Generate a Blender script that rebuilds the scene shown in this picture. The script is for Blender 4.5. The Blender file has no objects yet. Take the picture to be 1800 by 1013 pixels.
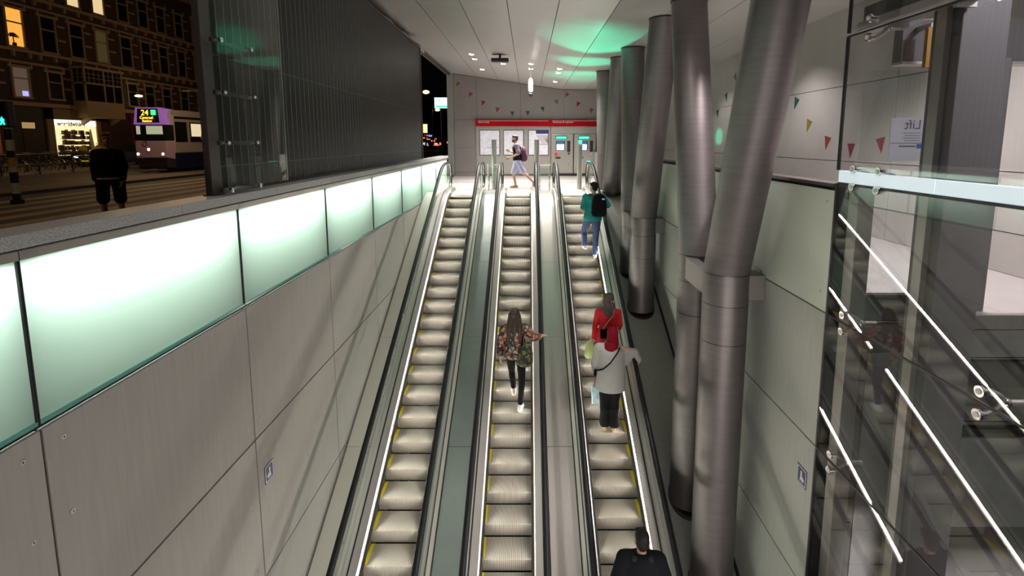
import bpy, bmesh, math, random
from mathutils import Vector, Matrix, Quaternion
R = math.radians
random.seed(7)
scene = bpy.context.scene
COL = scene.collection

# ------------------------------------------------------------------ camera
EYE = 1.6                                   # eye height above the landing
cam_data = bpy.data.cameras.new('camera')
cam_data.sensor_width = 36.0
cam_data.lens = 18.0                        # 900 px at 1800 px width
cam_data.shift_x = -28 / 1800
cam_data.shift_y = (365 - 506.5) / 1800
cam_data.clip_start = 0.05
cam_data.clip_end = 400
cam = bpy.data.objects.new('camera', cam_data)
COL.objects.link(cam)
cam.location = (0, 0, EYE)
cam.rotation_euler = (R(90 - 7.41), 0, 0)
scene.camera = cam

# ------------------------------------------------------------------ colour management
vs = scene.view_settings
scene.display_settings.display_device = 'sRGB'
vs.view_transform = 'Standard'
vs.look = 'None'
vs.gamma = 1.0
vs.use_curve_mapping = False
vs.exposure = 0.0
scene.cycles.use_denoising = True
scene.cycles.max_bounces = 8
scene.cycles.diffuse_bounces = 4
scene.cycles.glossy_bounces = 4
scene.cycles.transmission_bounces = 6
scene.cycles.transparent_max_bounces = 16
scene.cycles.sample_clamp_indirect = 6.0
scene.cycles.caustics_reflective = False
scene.cycles.caustics_refractive = False

# ------------------------------------------------------------------ night sky
world = bpy.data.worlds.new('night_sky')
scene.world = world
world.use_nodes = True
world.node_tree.nodes['Background'].inputs[0].default_value = (0.010, 0.008, 0.009, 1)
world.node_tree.nodes['Background'].inputs[1].default_value = 0.12

# ------------------------------------------------------------------ lamps of the hall and added fill lights
def lamp(name, kind, loc, energy, color=(1, 1, 1), rot=(0, 0, 0), size=0.1, size_y=None, spot=None, blend=0.6, parent=None, spread=None):
    d = bpy.data.lights.new(name, kind)
    d.energy = energy
    d.color = color
    if kind == 'AREA':
        d.size = size
        if size_y:
            d.shape = 'RECTANGLE'
            d.size_y = size_y
        else:
            d.shape = 'DISK'
        if spread: d.spread = R(spread)
    elif kind == 'SPOT':
        d.spot_size = R(spot or 90)
        d.spot_blend = blend
        d.shadow_soft_size = size
    else:
        d.shadow_soft_size = size
    o = bpy.data.objects.new(name, d)
    o.location = loc
    o.rotation_euler = rot
    COL.objects.link(o)
    if parent: o.parent = parent
    return o

WARM = (1.0, 0.93, 0.86)
def ceil_z(x):                               # underside of the folded ceiling
    return EYE + (2.637 - 0.143 * x if x < 1.65 else 2.40)
# recessed downlights in view (far rows) and unseen fill spots added nearer the camera
DOWN_VIEW = [(-1.9, 17.8), (-1.9, 18.8), (-1.85, 21.4), (-0.88, 18.9), (0.11, 18.0), (0.11, 19.2), (1.10, 18.2), (1.12, 19.2), (1.15, 22.0)]
FILL_NEAR = [(-1.9, 7.0), (0.1, 7.4), (1.9, 7.0), (-1.9, 3.4), (0.1, 3.4), (1.9, 3.4), (0.1, 0.0)]
for x, y in DOWN_VIEW:
    lamp('downlight_lamp', 'SPOT', (x, y, ceil_z(x) - 0.06), 480, WARM, size=0.05, spot=125, blend=0.8)
for x, y in FILL_NEAR:
    lamp('downlight_lamp', 'SPOT', (x, y, ceil_z(x) - 0.06), 60, WARM, size=0.10, spot=150, blend=1.0)
for x, y, e in ((4.5, 5.7, 520), (3.9, 7.2, 520), (4.6, 10.6, 220), (4.6, 15.0, 120)):   # lift lobby
    lamp('lobby_lamp', 'SPOT', (x, y, 3.94), e, (1.0, 0.92, 0.90), size=0.08, spot=110, blend=0.7)
# unseen area lights added behind the camera to brighten the escalator well
for x in (-1.3, 0.2, 1.7):
    lamp('well_fill_light', 'AREA', (x, -3.4, -3.2), 40, WARM, (R(94), 0, 0), size=1.3, size_y=2.0, spread=95)
lamp('shaft_lamp', 'AREA', (4.6, 2.6, 3.6), 110, (0.95, 0.95, 1.0), size=0.6)
lamp('shaft_lamp', 'AREA', (4.5, 3.0, -2.4), 620, (1.0, 0.95, 0.95), size=0.6)
# unseen point lights added to brighten the street, tram, bicycles and pedestrian
for p, e in (((-15.0, 24.0, 8.0), 420), ((-24.0, 45.0, 6.0), 340), ((-22.5, 28.0, 4.2), 200), ((-11, 4.0, 7.0), 330), ((-16.5, 23.5, 3.6), 110)):
    lamp('street_fill_light', 'POINT', p, e, (1.0, 0.62, 0.30), size=0.2)

# ------------------------------------------------------------------ materials
MATS = {}
def mat(name, color, rough=0.5, metal=0.0, emit=None, estr=0.0, noise=0.0, nscale=8.0, stretch=(1, 1, 1), bump=0.0, bscale=60.0, coat=0.0, spec=0.5):
    if name in MATS: return MATS[name]
    m = bpy.data.materials.new(name)
    m.use_nodes = True
    nt = m.node_tree
    b = nt.nodes['Principled BSDF']
    b.inputs['Base Color'].default_value = (*color, 1)
    b.inputs['Roughness'].default_value = rough
    b.inputs['Metallic'].default_value = metal
    b.inputs['Specular IOR Level'].default_value = spec
    if coat:
        b.inputs['Coat Weight'].default_value = coat
    if emit:
        b.inputs['Emission Color'].default_value = (*emit, 1)
        b.inputs['Emission Strength'].default_value = estr
    tc = mp = None
    if noise or bump:
        tc = nt.nodes.new('ShaderNodeTexCoord')
        mp = nt.nodes.new('ShaderNodeMapping')
        mp.inputs['Scale'].default_value = stretch
        nt.links.new(tc.outputs['Object'], mp.inputs['Vector'])
    if noise:
        n = nt.nodes.new('ShaderNodeTexNoise')
        n.inputs['Scale'].default_value = nscale
        n.inputs['Detail'].default_value = 4
        nt.links.new(mp.outputs[0], n.inputs['Vector'])
        r = nt.nodes.new('ShaderNodeValToRGB')
        r.color_ramp.elements[0].position = 0.3
        r.color_ramp.elements[1].position = 0.7
        r.color_ramp.elements[0].color = (*[max(0, c * (1 - noise)) for c in color], 1)
        r.color_ramp.elements[1].color = (*[min(1, c * (1 + noise)) for c in color], 1)
        nt.links.new(n.outputs['Fac'], r.inputs['Fac'])
        nt.links.new(r.outputs['Color'], b.inputs['Base Color'])
    if bump:
        n2 = nt.nodes.new('ShaderNodeTexNoise')
        n2.inputs['Scale'].default_value = bscale
        n2.inputs['Detail'].default_value = 3
        nt.links.new(mp.outputs[0], n2.inputs['Vector'])
        bp = nt.nodes.new('ShaderNodeBump')
        bp.inputs['Strength'].default_value = bump
        bp.inputs['Distance'].default_value = 0.01
        nt.links.new(n2.outputs['Fac'], bp.inputs['Height'])
        nt.links.new(bp.outputs[0], b.inputs['Normal'])
    MATS[name] = m
    return m

def glass_mat(name, tint=(0.93, 0.97, 0.96), ior=1.5, extra=0.0, rough=0.0):
    """architectural glass: clear with a mirror part by Fresnel"""
    if name in MATS: return MATS[name]
    m = bpy.data.materials.new(name)
    m.use_nodes = True
    nt = m.node_tree
    nt.nodes.clear()
    out = nt.nodes.new('ShaderNodeOutputMaterial')
    tr = nt.nodes.new('ShaderNodeBsdfTransparent')
    tr.inputs[0].default_value = (*tint, 1)
    gl = nt.nodes.new('ShaderNodeBsdfGlossy')
    gl.inputs['Roughness'].default_value = rough
    gl.inputs[0].default_value = (1, 1, 1, 1)
    fr = nt.nodes.new('ShaderNodeFresnel')
    ge = nt.nodes.new('ShaderNodeNewGeometry')
    io = nt.nodes.new('ShaderNodeMapRange')          # the same reflection from both faces of the sheet
    io.inputs['To Min'].default_value = ior
    io.inputs['To Max'].default_value = 1.0 / ior
    nt.links.new(ge.outputs['Backfacing'], io.inputs['Value'])
    nt.links.new(io.outputs[0], fr.inputs['IOR'])
    ad = nt.nodes.new('ShaderNodeMath')
    ad.operation = 'ADD'
    ad.use_clamp = True
    ad.inputs[1].default_value = extra
    nt.links.new(fr.outputs[0], ad.inputs[0])
    mx = nt.nodes.new('ShaderNodeMixShader')
    nt.links.new(ad.outputs[0], mx.inputs[0])
    nt.links.new(tr.outputs[0], mx.inputs[1])
    nt.links.new(gl.outputs[0], mx.inputs[2])
    nt.links.new(mx.outputs[0], out.inputs[0])
    MATS[name] = m
    return m

def frosted_mat(name, tint):
    """frosted glass sheet that lets lamp light through and scatters it"""
    m = bpy.data.materials.new(name)
    m.use_nodes = True
    nt = m.node_tree
    nt.nodes.clear()
    out = nt.nodes.new('ShaderNodeOutputMaterial')
    tl = nt.nodes.new('ShaderNodeBsdfTranslucent')
    tl.inputs[0].default_value = (*tint, 1)
    df = nt.nodes.new('ShaderNodeBsdfDiffuse')
    df.inputs[0].default_value = (0.42, 0.55, 0.50, 1)
    gl = nt.nodes.new('ShaderNodeBsdfGlossy')
    gl.inputs['Roughness'].default_value = 0.35
    m1 = nt.nodes.new('ShaderNodeMixShader')
    m1.inputs[0].default_value = 0.28
    nt.links.new(tl.outputs[0], m1.inputs[1])
    nt.links.new(df.outputs[0], m1.inputs[2])
    m2 = nt.nodes.new('ShaderNodeMixShader')
    m2.inputs[0].default_value = 0.04
    nt.links.new(m1.outputs[0], m2.inputs[1])
    nt.links.new(gl.outputs[0], m2.inputs[2])
    nt.links.new(m2.outputs[0], out.inputs[0])
    MATS[name] = m
    return m

def emis(name, color, strength):
    return mat(name, tuple(min(1, c) * 0.3 for c in color), 0.4, emit=color, estr=strength)

M = dict(
    panel=mat('panel_grey', (0.350, 0.328, 0.308), 0.45, 0.0, noise=0.045, nscale=3.0, stretch=(10, 10, 0.6), bump=0.03, bscale=120, spec=0.35),
    panel_r=mat('panel_pale', (0.43, 0.43, 0.40), 0.38, 0.0, noise=0.05, nscale=3.0, stretch=(10, 10, 0.6), spec=0.4),
    panel_up=mat('panel_upper', (0.50, 0.47, 0.455), 0.36, 0.0, noise=0.04, nscale=2.0, spec=0.45),
    panel_far=mat('panel_far', (0.30, 0.275, 0.275), 0.40, 0.0, noise=0.05, nscale=2.0, spec=0.4),
    panel_fr=mat('panel_frosted', (0.60, 0.63, 0.56), 0.30, 0.0, spec=0.5),
    gap=mat('dark_joint', (0.008, 0.008, 0.009), 0.7),
    screw=mat('screw_steel', (0.52, 0.50, 0.47), 0.35, 0.2),
    granite=mat('granite', (0.34, 0.34, 0.335), 0.45, 0.0, noise=0.45, nscale=90),
    ceil=mat('ceiling_metal', (0.70, 0.67, 0.65), 0.27, 0.15, spec=0.5),
    steel=mat('brushed_steel', (0.52, 0.49, 0.47), 0.36, 0.8, noise=0.06, nscale=4, stretch=(30, 30, 1)),
    steel_shiny=mat('polished_steel', (0.66, 0.63, 0.61), 0.16, 1.0),
    column=mat('column_steel', (0.185, 0.163, 0.163), 0.48, 0.75, noise=0.07, nscale=2.0, stretch=(1, 1, 14), bump=0.02, bscale=30),
    deck=mat('deck_steel', (0.43, 0.395, 0.375), 0.36, 0.7, noise=0.05, nscale=5, stretch=(18, 1, 1)),
    deck_cream=mat('deck_cream', (0.72, 0.70, 0.61), 0.4, 0.1),
    walkway=mat('walkway_grey', (0.215, 0.207, 0.19), 0.5, 0.0, noise=0.12, nscale=30),
    step=mat('step_alloy', (0.60, 0.57, 0.51), 0.42, 0.35),
    stepdark=mat('step_groove', (0.12, 0.115, 0.105), 0.6, 0.3),
    yellow=mat('step_yellow', (0.75, 0.62, 0.02), 0.5),
    rubber=mat('handrail_rubber', (0.008, 0.008, 0.009), 0.42, spec=0.3),
    skirt=mat('skirt_steel', (0.42, 0.39, 0.37), 0.30, 0.9),
    brush=mat('brush_black', (0.015, 0.015, 0.015), 0.8),
    black=mat('black_plastic', (0.012, 0.012, 0.013), 0.4),
    darkmetal=mat('dark_metal', (0.06, 0.058, 0.06), 0.4, 0.7),
    led=emis('led_white', (1.0, 0.92, 0.79), 70.0),
    red=mat('banner_red', (0.42, 0.003, 0.008), 0.6, spec=0.12),
    white=mat('white_paint', (0.75, 0.73, 0.72), 0.4),
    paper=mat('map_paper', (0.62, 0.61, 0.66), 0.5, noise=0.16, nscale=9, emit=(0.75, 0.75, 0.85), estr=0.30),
    glass=glass_mat('clear_glass', (0.93, 0.95, 0.945), 1.36, 0.0),
    glass_guard=glass_mat('guard_glass', (0.95, 0.965, 0.96), 1.22, 0.0),
    glass_lift=glass_mat('lift_glass', (0.90, 0.90, 0.90), 1.5, 0.05),
    glass_bal=glass_mat('balustrade_glass', (0.92, 0.96, 0.95), 1.45, 0.01),
    frost=frosted_mat('frosted_sheet', (0.74, 0.93, 0.78)),
    glass_edge=mat('glass_edge_green', (0.10, 0.30, 0.26), 0.15),
    landing=mat('landing_stone', (0.43, 0.405, 0.395), 0.33, 0.0, noise=0.07, nscale=4),
    comb=mat('comb_plate', (0.72, 0.70, 0.68), 0.30, 0.6),
)

# ------------------------------------------------------------------ mesh helpers
class MB:
    def __init__(self):
        self.v = []; self.f = []; self.mi = []; self.cur = 0
    def add(self, vs_, fs):
        o = len(self.v)
        self.v += [tuple(p) for p in vs_]
        self.f += [tuple(i + o for i in f) for f in fs]
        self.mi += [self.cur] * len(fs)
        return self
    def mat(self, i):
        self.cur = i; return self
    def box(self, x0, x1, y0, y1, z0, z1):
        x0, x1 = min(x0, x1), max(x0, x1); y0, y1 = min(y0, y1), max(y0, y1); z0, z1 = min(z0, z1), max(z0, z1)
        return self.add([(x0, y0, z0), (x1, y0, z0), (x1, y1, z0), (x0, y1, z0), (x0, y0, z1), (x1, y0, z1), (x1, y1, z1), (x0, y1, z1)],
                        [(3, 2, 1, 0), (4, 5, 6, 7), (0, 1, 5, 4), (1, 2, 6, 5), (2, 3, 7, 6), (3, 0, 4, 7)])
    def quad(self, a, b, c, d):
        return self.add([a, b, c, d], [(0, 1, 2, 3)])
    def prism(self, poly, axis, a, b):
        """polygon of 2-D points extruded along axis from a to b"""
        def put(p, t):
            return {'x': (t, p[0], p[1]), 'y': (p[0], t, p[1]), 'z': (p[0], p[1], t)}[axis]
        n = len(poly)
        vs_ = [put(p, a) for p in poly] + [put(p, b) for p in poly]
        fs = [tuple(range(n))[::-1], tuple(range(n, 2 * n))] + [(i, (i + 1) % n, n + (i + 1) % n, n + i) for i in range(n)]
        return self.add(vs_, fs)
    def rings(self, rs, cap=True, close=False):
        n = len(rs[0]); vs_ = []; fs = []
        for r in rs: vs_ += r
        m = len(rs)
        for k in range(m - 1 + (1 if close else 0)):
            a = k * n; b = ((k + 1) % m) * n
            for i in range(n):
                fs.append((a + i, a + (i + 1) % n, b + (i + 1) % n, b + i))
        if cap and not close:
            fs.append(tuple(range(n))[::-1]); fs.append(tuple(range((m - 1) * n, m * n)))
        return self.add(vs_, fs)
    def tube(self, path, r, seg=10, flat=1.0, cap=True, close=False):
        P = [Vector(p) for p in path]; n = len(P)
        rad = r if isinstance(r, (list, tuple)) else [r] * n
        T = []
        for i in range(n):
            if close: t = P[(i + 1) % n] - P[i - 1]
            else: t = P[min(i + 1, n - 1)] - P[max(i - 1, 0)]
            T.append(t.normalized())
        up = Vector((0, 0, 1)) if abs(T[0].z) < 0.95 else Vector((0, 1, 0))
        u = T[0].cross(up).normalized()
        rs = []
        for i in range(n):
            u = (u - T[i] * u.dot(T[i])).normalized()
            w = T[i].cross(u)
            rs.append([tuple(P[i] + u * (rad[i] * math.cos(2 * math.pi * k / seg)) + w * (rad[i] * flat * math.sin(2 * math.pi * k / seg))) for k in range(seg)])
        return self.rings(rs, cap, close)
    def cyl(self, a, b, r, seg=20, r2=None):
        return self.tube([a, b], [r, r if r2 is None else r2], seg)
    def rcone(self, a, ra, b, rb, seg=14):
        """tapered capsule"""
        a = Vector(a); b = Vector(b); d = b - a
        if d.length < 1e-5: d = Vector((0, 0, 1e-4))
        t = d.normalized(); pts = []; rr = []
        for k in range(0, 4):
            an = (1 - k / 3.0) * math.pi / 2
            pts.append(a - t * ra * math.sin(an)); rr.append(max(ra * math.cos(an), ra * 0.05))
        for k in range(0, 4):
            an = (k / 3.0) * math.pi / 2
            pts.append(b + t * rb * math.sin(an)); rr.append(max(rb * math.cos(an), rb * 0.05))
        up = Vector((0, 0, 1)) if abs(t.z) < 0.9 else Vector((0, 1, 0))
        u = t.cross(up).normalized(); w = t.cross(u)
        rs = [[tuple(p + u * (q * math.cos(2 * math.pi * k / seg)) + w * (q * math.sin(2 * math.pi * k / seg))) for k in range(seg)] for p, q in zip(pts, rr)]
        return self.rings(rs)
    def ball(self, c, r, seg=18, n=10, rot=None):
        r = r if isinstance(r, (tuple, list)) else (r, r, r)
        c = Vector(c); rs = []
        for k in range(n + 1):
            an = -math.pi / 2 + math.pi * k / n
            q = max(math.cos(an), 0.02)
            ring = []
            for i in range(seg):
                p = Vector((r[0] * q * math.cos(2 * math.pi * i / seg), r[1] * q * math.sin(2 * math.pi * i / seg), r[2] * math.sin(an)))
                if rot is not None: p = rot @ p
                ring.append(tuple(c + p))
            rs.append(ring)
        return self.rings(rs)
    def disc(self, c, nrm, r, t=0.004, seg=14):
        c = Vector(c); n = Vector(nrm).normalized()
        return self.cyl(c, c + n * t, r, seg)
    def sweep(self, prof, path, close_prof=True):
        """profile of (x, dz) carried along a (y, z) path"""
        rs = [[(x, y, z + dz) for x, dz in prof] for y, z in path]
        return self.rings(rs)
    def build(self, name, mats, parent=None, origin=(0, 0, 0), smooth=None, bevel=0.0, fix=True):
        me = bpy.data.meshes.new(name)
        o = Vector(origin)
        me.from_pydata([tuple(Vector(p) - o) for p in self.v], [], self.f)
        ml = mats if isinstance(mats, (list, tuple)) else [mats]
        for m in ml: me.materials.append(m)
        if len(ml) > 1: me.polygons.foreach_set('material_index', self.mi)
        if fix:
            bm = bmesh.new(); bm.from_mesh(me)
            bmesh.ops.recalc_face_normals(bm, faces=bm.faces)
            bm.to_mesh(me); bm.free()
        if smooth:
            me.polygons.foreach_set('use_smooth', [True] * len(me.polygons))
            me.set_sharp_from_angle(angle=R(smooth))
        me.update()
        ob = bpy.data.objects.new(name, me)
        COL.objects.link(ob)
        if parent is not None: ob.parent = parent
        else: ob.location = origin
        if bevel:
            md = ob.modifiers.new('edge', 'BEVEL'); md.width = bevel; md.segments = 2; md.limit_method = 'ANGLE'; md.angle_limit = R(40)
        return ob

def tag(o, label, cat, group=None, kind=None):
    o['label'] = label; o['category'] = cat
    if group: o['group'] = group
    if kind: o['kind'] = kind
    return o
def thing(name, label, cat, loc=(0, 0, 0), rz=0.0, group=None, kind=None):
    o = bpy.data.objects.new(name, None)
    o.empty_display_size = 0.1
    COL.objects.link(o)
    o.location = loc; o.rotation_euler = (0, 0, rz)
    return tag(o, label, cat, group, kind)
def struct(mb, name, mats, **k):
    o = mb.build(name, mats, **k)
    o['kind'] = 'structure'
    return o
def dup(root, loc=None, rz=None, label=None):
    r = root.copy(); COL.objects.link(r)
    if loc is not None: r.location = loc
    if rz is not None: r.rotation_euler = (0, 0, rz)
    if label: r['label'] = label
    for ch in list(root.children):
        c = ch.copy(); COL.objects.link(c); c.parent = r
        for g in list(ch.children):
            d = g.copy(); COL.objects.link(d); d.parent = c
    return r
def text_part(name, s, size, m, parent, loc, rot=(R(90), 0, 0), align='LEFT', depth=0.004, sx=1.0, bold=0.0):
    cu = bpy.data.curves.new(name, 'FONT')
    cu.body = s; cu.size = size; cu.align_x = align; cu.extrude = depth / 2; cu.offset = bold
    t = bpy.data.objects.new(name, cu)
    me = bpy.data.meshes.new_from_object(t)
    bpy.data.objects.remove(t)
    me.materials.clear(); me.materials.append(m)
    o = bpy.data.objects.new(name, me)
    COL.objects.link(o)
    o.parent = parent; o.location = loc; o.rotation_euler = rot; o.scale = (sx, 1, 1)
    return o
# ================================================================== THE HALL
LZ = -0.05                                   # landing level
XL, XR, XU = -3.12, 3.17, 5.80               # left wall, right low wall, right upper wall
YF = 24.6                                    # far wall
ROWS = [-0.22, -1.80, -3.55, -5.30, -6.6]

# ---- left wall of bolted panels
b = MB()
b.mat(0).box(XL - 0.22, XL - 0.045, -4.2, 20.0, -6.6, -0.20)
js = [3.07 + 2.4 * k for k in range(-3, 8)]
for i in range(len(js) - 1):
    y0, y1 = js[i] + 0.011, min(js[i + 1], 20.0) - 0.011
    for r in range(4):
        z1, z0 = ROWS[r] - (0.02 if r == 0 else 0.011), ROWS[r + 1] + 0.011
        b.mat(1).box(XL - 0.04, XL, y0, y1, z0, z1)
        for yy in (y0 + 0.13, y1 - 0.13):
            for zz in (z1 - 0.13, (z0 + z1) / 2 + 0.1, z0 + 0.2):
                b.mat(2).disc((XL, yy, zz), (1, 0, 0), 0.017, 0.006, 12)
                b.mat(0).disc((XL + 0.006, yy, zz), (1, 0, 0), 0.006, 0.001, 8)
struct(b, 'wall_left', [M['gap'], M['panel'], M['screw']])

# ---- frosted light panels along the top of the left wall
for i in range(1, len(js) - 1):
    y0, y1 = js[i], min(js[i + 1], 20.0)
    k = i - 1
    nth = ['nearest to the viewer, cut by the left picture edge', 'second from the left picture edge', 'third from the left picture edge', 'fourth from the left picture edge', 'fifth from the left picture edge', 'sixth from the left picture edge', 'seventh from the left picture edge', 'eighth from the left picture edge', 'ninth from the left, beside the escalator newel', 'tenth'][k]
    org = (XL, (y0 + y1) / 2, -0.2)
    t = thing('wall_light', 'glowing frosted glass wall panel, ' + nth, 'wall light', org, group='frosted light panels on the left wall')
    g = MB().quad((XL - 0.02, y0 + 0.012, -0.195), (XL - 0.02, y1 - 0.012, -0.195), (XL - 0.02, y1 - 0.012, 0.895), (XL - 0.02, y0 + 0.012, 0.895))
    g.build('glass_sheet', M['frost'], t, org, fix=False)
    e = MB()
    e.box(XL - 0.03, XL - 0.004, y0 + 0.010, y1 - 0.010, -0.205, -0.180)
    e.build('glass_edge', M['glass_edge'], t, org)
    MB().box(XL - 0.20, XL - 0.006, y0 + 0.002, y0 + 0.011, -0.205, 0.90).build('side_joint', M['gap'], t, org)
    MB().box(XL - 0.20, XL - 0.006, y1 - 0.011, y1 - 0.002, -0.205, 0.90).build('side_joint', M['gap'], t, org)
    MB().box(XL - 0.018, XL + 0.004, y0 + 0.004, y1 - 0.004, 0.872, 0.928).build('top_strip', M['deck'], t, org)
    h = MB()
    h.box(XL - 0.23, XL - 0.002, y0 + 0.004, y1 - 0.004, 0.90, 0.93)
    h.box(XL - 0.235, XL - 0.225, y0 + 0.004, y1 - 0.004, -0.2, 0.90)
    h.build('light_box', M['white'], t, org)
    lamp('tube_lamp', 'AREA', (-0.15, 0, 1.085), 34, (0.90, 1.0, 0.97), (0, R(12), 0), size=0.06, size_y=y1 - y0 - 0.06, parent=t)

# ---- granite coping on the left wall
b = MB()
y = -4.2
while y < 20.0:
    y2 = min(y + 1.75, 20.0)
    b.box(XL - 0.30, XL + 0.02, y + 0.003, y2 - 0.003, 0.945, 1.035)
    y = y2
struct(b, 'trim_1', M['granite'], bevel=0.004)
b = MB().box(XL - 0.36, XL - 0.27, -4.2, 20.0, -0.3, 0.945)
struct(b, 'wall_street', M['granite'])

# ---- right low wall, coping
b = MB()
b.mat(0).box(XR + 0.045, XR + 0.16, 5.25, YF, -6.6, 1.13)
rjs = [5.26 + 2.4 * k for k in range(0, 9)]
RR = [1.10, -0.22, -1.74, -3.52, -5.2, -6.6]
for i in range(len(rjs) - 1):
    for r in range(5):
        y0, y1, z1, z0 = rjs[i] + 0.008, min(rjs[i + 1], YF) - 0.008, RR[r] - 0.010, RR[r + 1] + 0.010
        b.mat(3 if r == 0 else 1).box(XR, XR + 0.04, y0, y1, z0, z1)
        for yy in (y0 + 0.12, y1 - 0.12):
            for zz in (z1 - 0.12, z0 + 0.2):
                b.mat(2).disc((XR - 0.006, yy, zz), (1, 0, 0), 0.014, 0.006, 10)
struct(b, 'wall_right', [M['gap'], M['panel_r'], M['screw'], M['panel_fr']])
b = MB().box(XR - 0.03, XR + 0.18, 5.25, YF, 1.13, 1.165)
struct(b, 'trim_2', mat('coping_brown', (0.10, 0.085, 0.08), 0.4, 0.5))

# ---- upper right wall behind the lobby
b = MB()
b.mat(0).box(XU + 0.05, XU + 0.2, -4.2, YF, LZ, 4.1)
ujs = [YF - 4.1 * k for k in range(0, 8)][::-1]
for i in range(len(ujs) - 1):
    for z0, z1 in ((0.0, 0.50), (0.50, 1.23), (1.23, 2.60), (2.60, 4.05)):
        b.mat(1).box(XU, XU + 0.045, ujs[i] + 0.005, ujs[i + 1] - 0.005, z0 + 0.006, z1 - 0.006)
struct(b, 'wall_upper_right', [M['gap'], M['panel_up']])

# ---- ceiling of metal panels
b = MB()
xs = [-3.80, -2.39, -1.40, -0.41, 0.58, 1.60, 2.66, 3.74, 4.82, 5.90]
ys = [-4.6, -0.6, 3.4, 7.4, 11.4, 15.4, 19.4, YF]
for i in range(len(xs) - 1):
    for j in range(len(ys) - 1):
        x0, x1, y0, y1 = xs[i] + 0.008, xs[i + 1] - 0.008, ys[j] + 0.003, ys[j + 1] - 0.003
        za, zb = ceil_z(x0), ceil_z(x1)
        b.mat(1).add([(x0, y0, za), (x1, y0, zb), (x1, y1, zb), (x0, y1, za), (x0, y0, za + 0.03), (x1, y0, zb + 0.03), (x1, y1, zb + 0.03), (x0, y1, za + 0.03)],
                     [(3, 2, 1, 0), (4, 5, 6, 7), (0, 1, 5, 4), (1, 2, 6, 5), (2, 3, 7, 6), (3, 0, 4, 7)])
pl = [(-3.85, ceil_z(-3.85) + 0.035), (1.65, ceil_z(1.65) + 0.035), (5.95, 4.035), (5.95, 4.3), (1.65, 4.3), (-3.85, 5.1)]
b.mat(0).prism(pl, 'y', -4.6, YF + 0.2)
struct(b, 'ceiling', [M['gap'], M['ceil']])

# ---- far wall: panels, stone pier at the left
b = MB()
b.mat(0).box(-3.55, 5.8, YF + 0.05, YF + 0.25, LZ, 5.0)
cuts = [-3.50, -2.42, -0.35, 1.70, 3.75, 5.78]
for i in range(len(cuts) - 1):
    for z0, z1 in ((LZ, 0.12), (0.12, 1.28), (1.28, 2.60), (2.60, 5.0)):
        x0, x1 = cuts[i] + 0.006, cuts[i + 1] - 0.006
        ta, tb = min(z1, ceil_z(x0) - 0.01), min(z1, ceil_z(x1) - 0.01)
        b.mat(1).prism([(x0, z0 + 0.005), (x1, z0 + 0.005), (x1, tb - 0.005), (x0, ta - 0.005)], 'y', YF, YF + 0.045)
b.mat(2).box(-3.80, -3.51, YF - 0.12, YF + 0.25, LZ, 4.75)
struct(b, 'wall_far', [M['gap'], M['panel_far'], M['granite']])

# ---- floors
b = MB()
x = -3.08
b.box(-3.8, XR + 0.045, 17.05, YF + 0.1, LZ - 0.2, LZ)
b.box(-3.08, 2.02, 15.75, 17.05, LZ - 0.2, LZ)
struct(b, 'floor', M['landing'])
b = MB().box(XR + 0.16, XU + 0.05, 5.26, YF, LZ - 0.25, 0.0)
b.box(4.02, XU + 0.05, 4.62, 5.26, LZ - 0.25, 0.0)
struct(b, 'floor_lobby', mat('lobby_floor', (0.52, 0.48, 0.475), 0.40, 0.0, noise=0.05, nscale=3))
b = MB().box(-3.4, 6.0, -4.2, 4.3, -6.75, -6.6)
struct(b, 'floor_lower', M['landing'])
# sloping walkway at the right of the escalators (its upper end is level)
b = MB()
def wz(y): return min(-8.5 + 0.5162 * y, LZ - 0.002)
path = [(4.0, wz(4.0)), (16.35, LZ - 0.002), (17.04, LZ - 0.002)]
b.sweep([(2.03, 0), (XR - 0.01, 0), (XR - 0.01, -0.2), (2.03, -0.2)], path)
struct(b, 'floor_walkway', M['walkway'])
b = MB()
b.sweep([(XR - 0.025, 0.0), (XR - 0.001, 0.0), (XR - 0.001, 0.09), (XR - 0.025, 0.09)], path)
struct(b, 'baseboard_right', M['gap'])
# polished strip stands in for a bright reflection line across the landing
b = MB().box(-3.3, 3.1, 20.35, 20.47, LZ, LZ + 0.006)
struct(b, 'reflection_strip', M['steel_shiny'])

# ================================================================== ESCALATORS
EY = 15.2
def nz(y): return -0.0838 + 0.5162 * y       # nose line in escalator space (y from the top)
YB = -11.3
def epath(dz, top, ybend=None, yend=1.75):
    """incline from the bottom, eased into a level run at height top"""
    yb = (top - dz + 0.0838) / 0.5162
    pts = [(YB, nz(YB) + dz), (yb - 0.62, nz(yb - 0.62) + dz)]
    for k in range(1, 6):
        t = k / 6
        y = yb - 0.62 + 1.24 * t
        z = (1 - t) ** 2 * (nz(yb - 0.62) + dz) + 2 * t * (1 - t) * top + t * t * top
        pts.append((y, z))
    pts += [(yb + 0.62, top), (yend, top)]
    return pts

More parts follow.
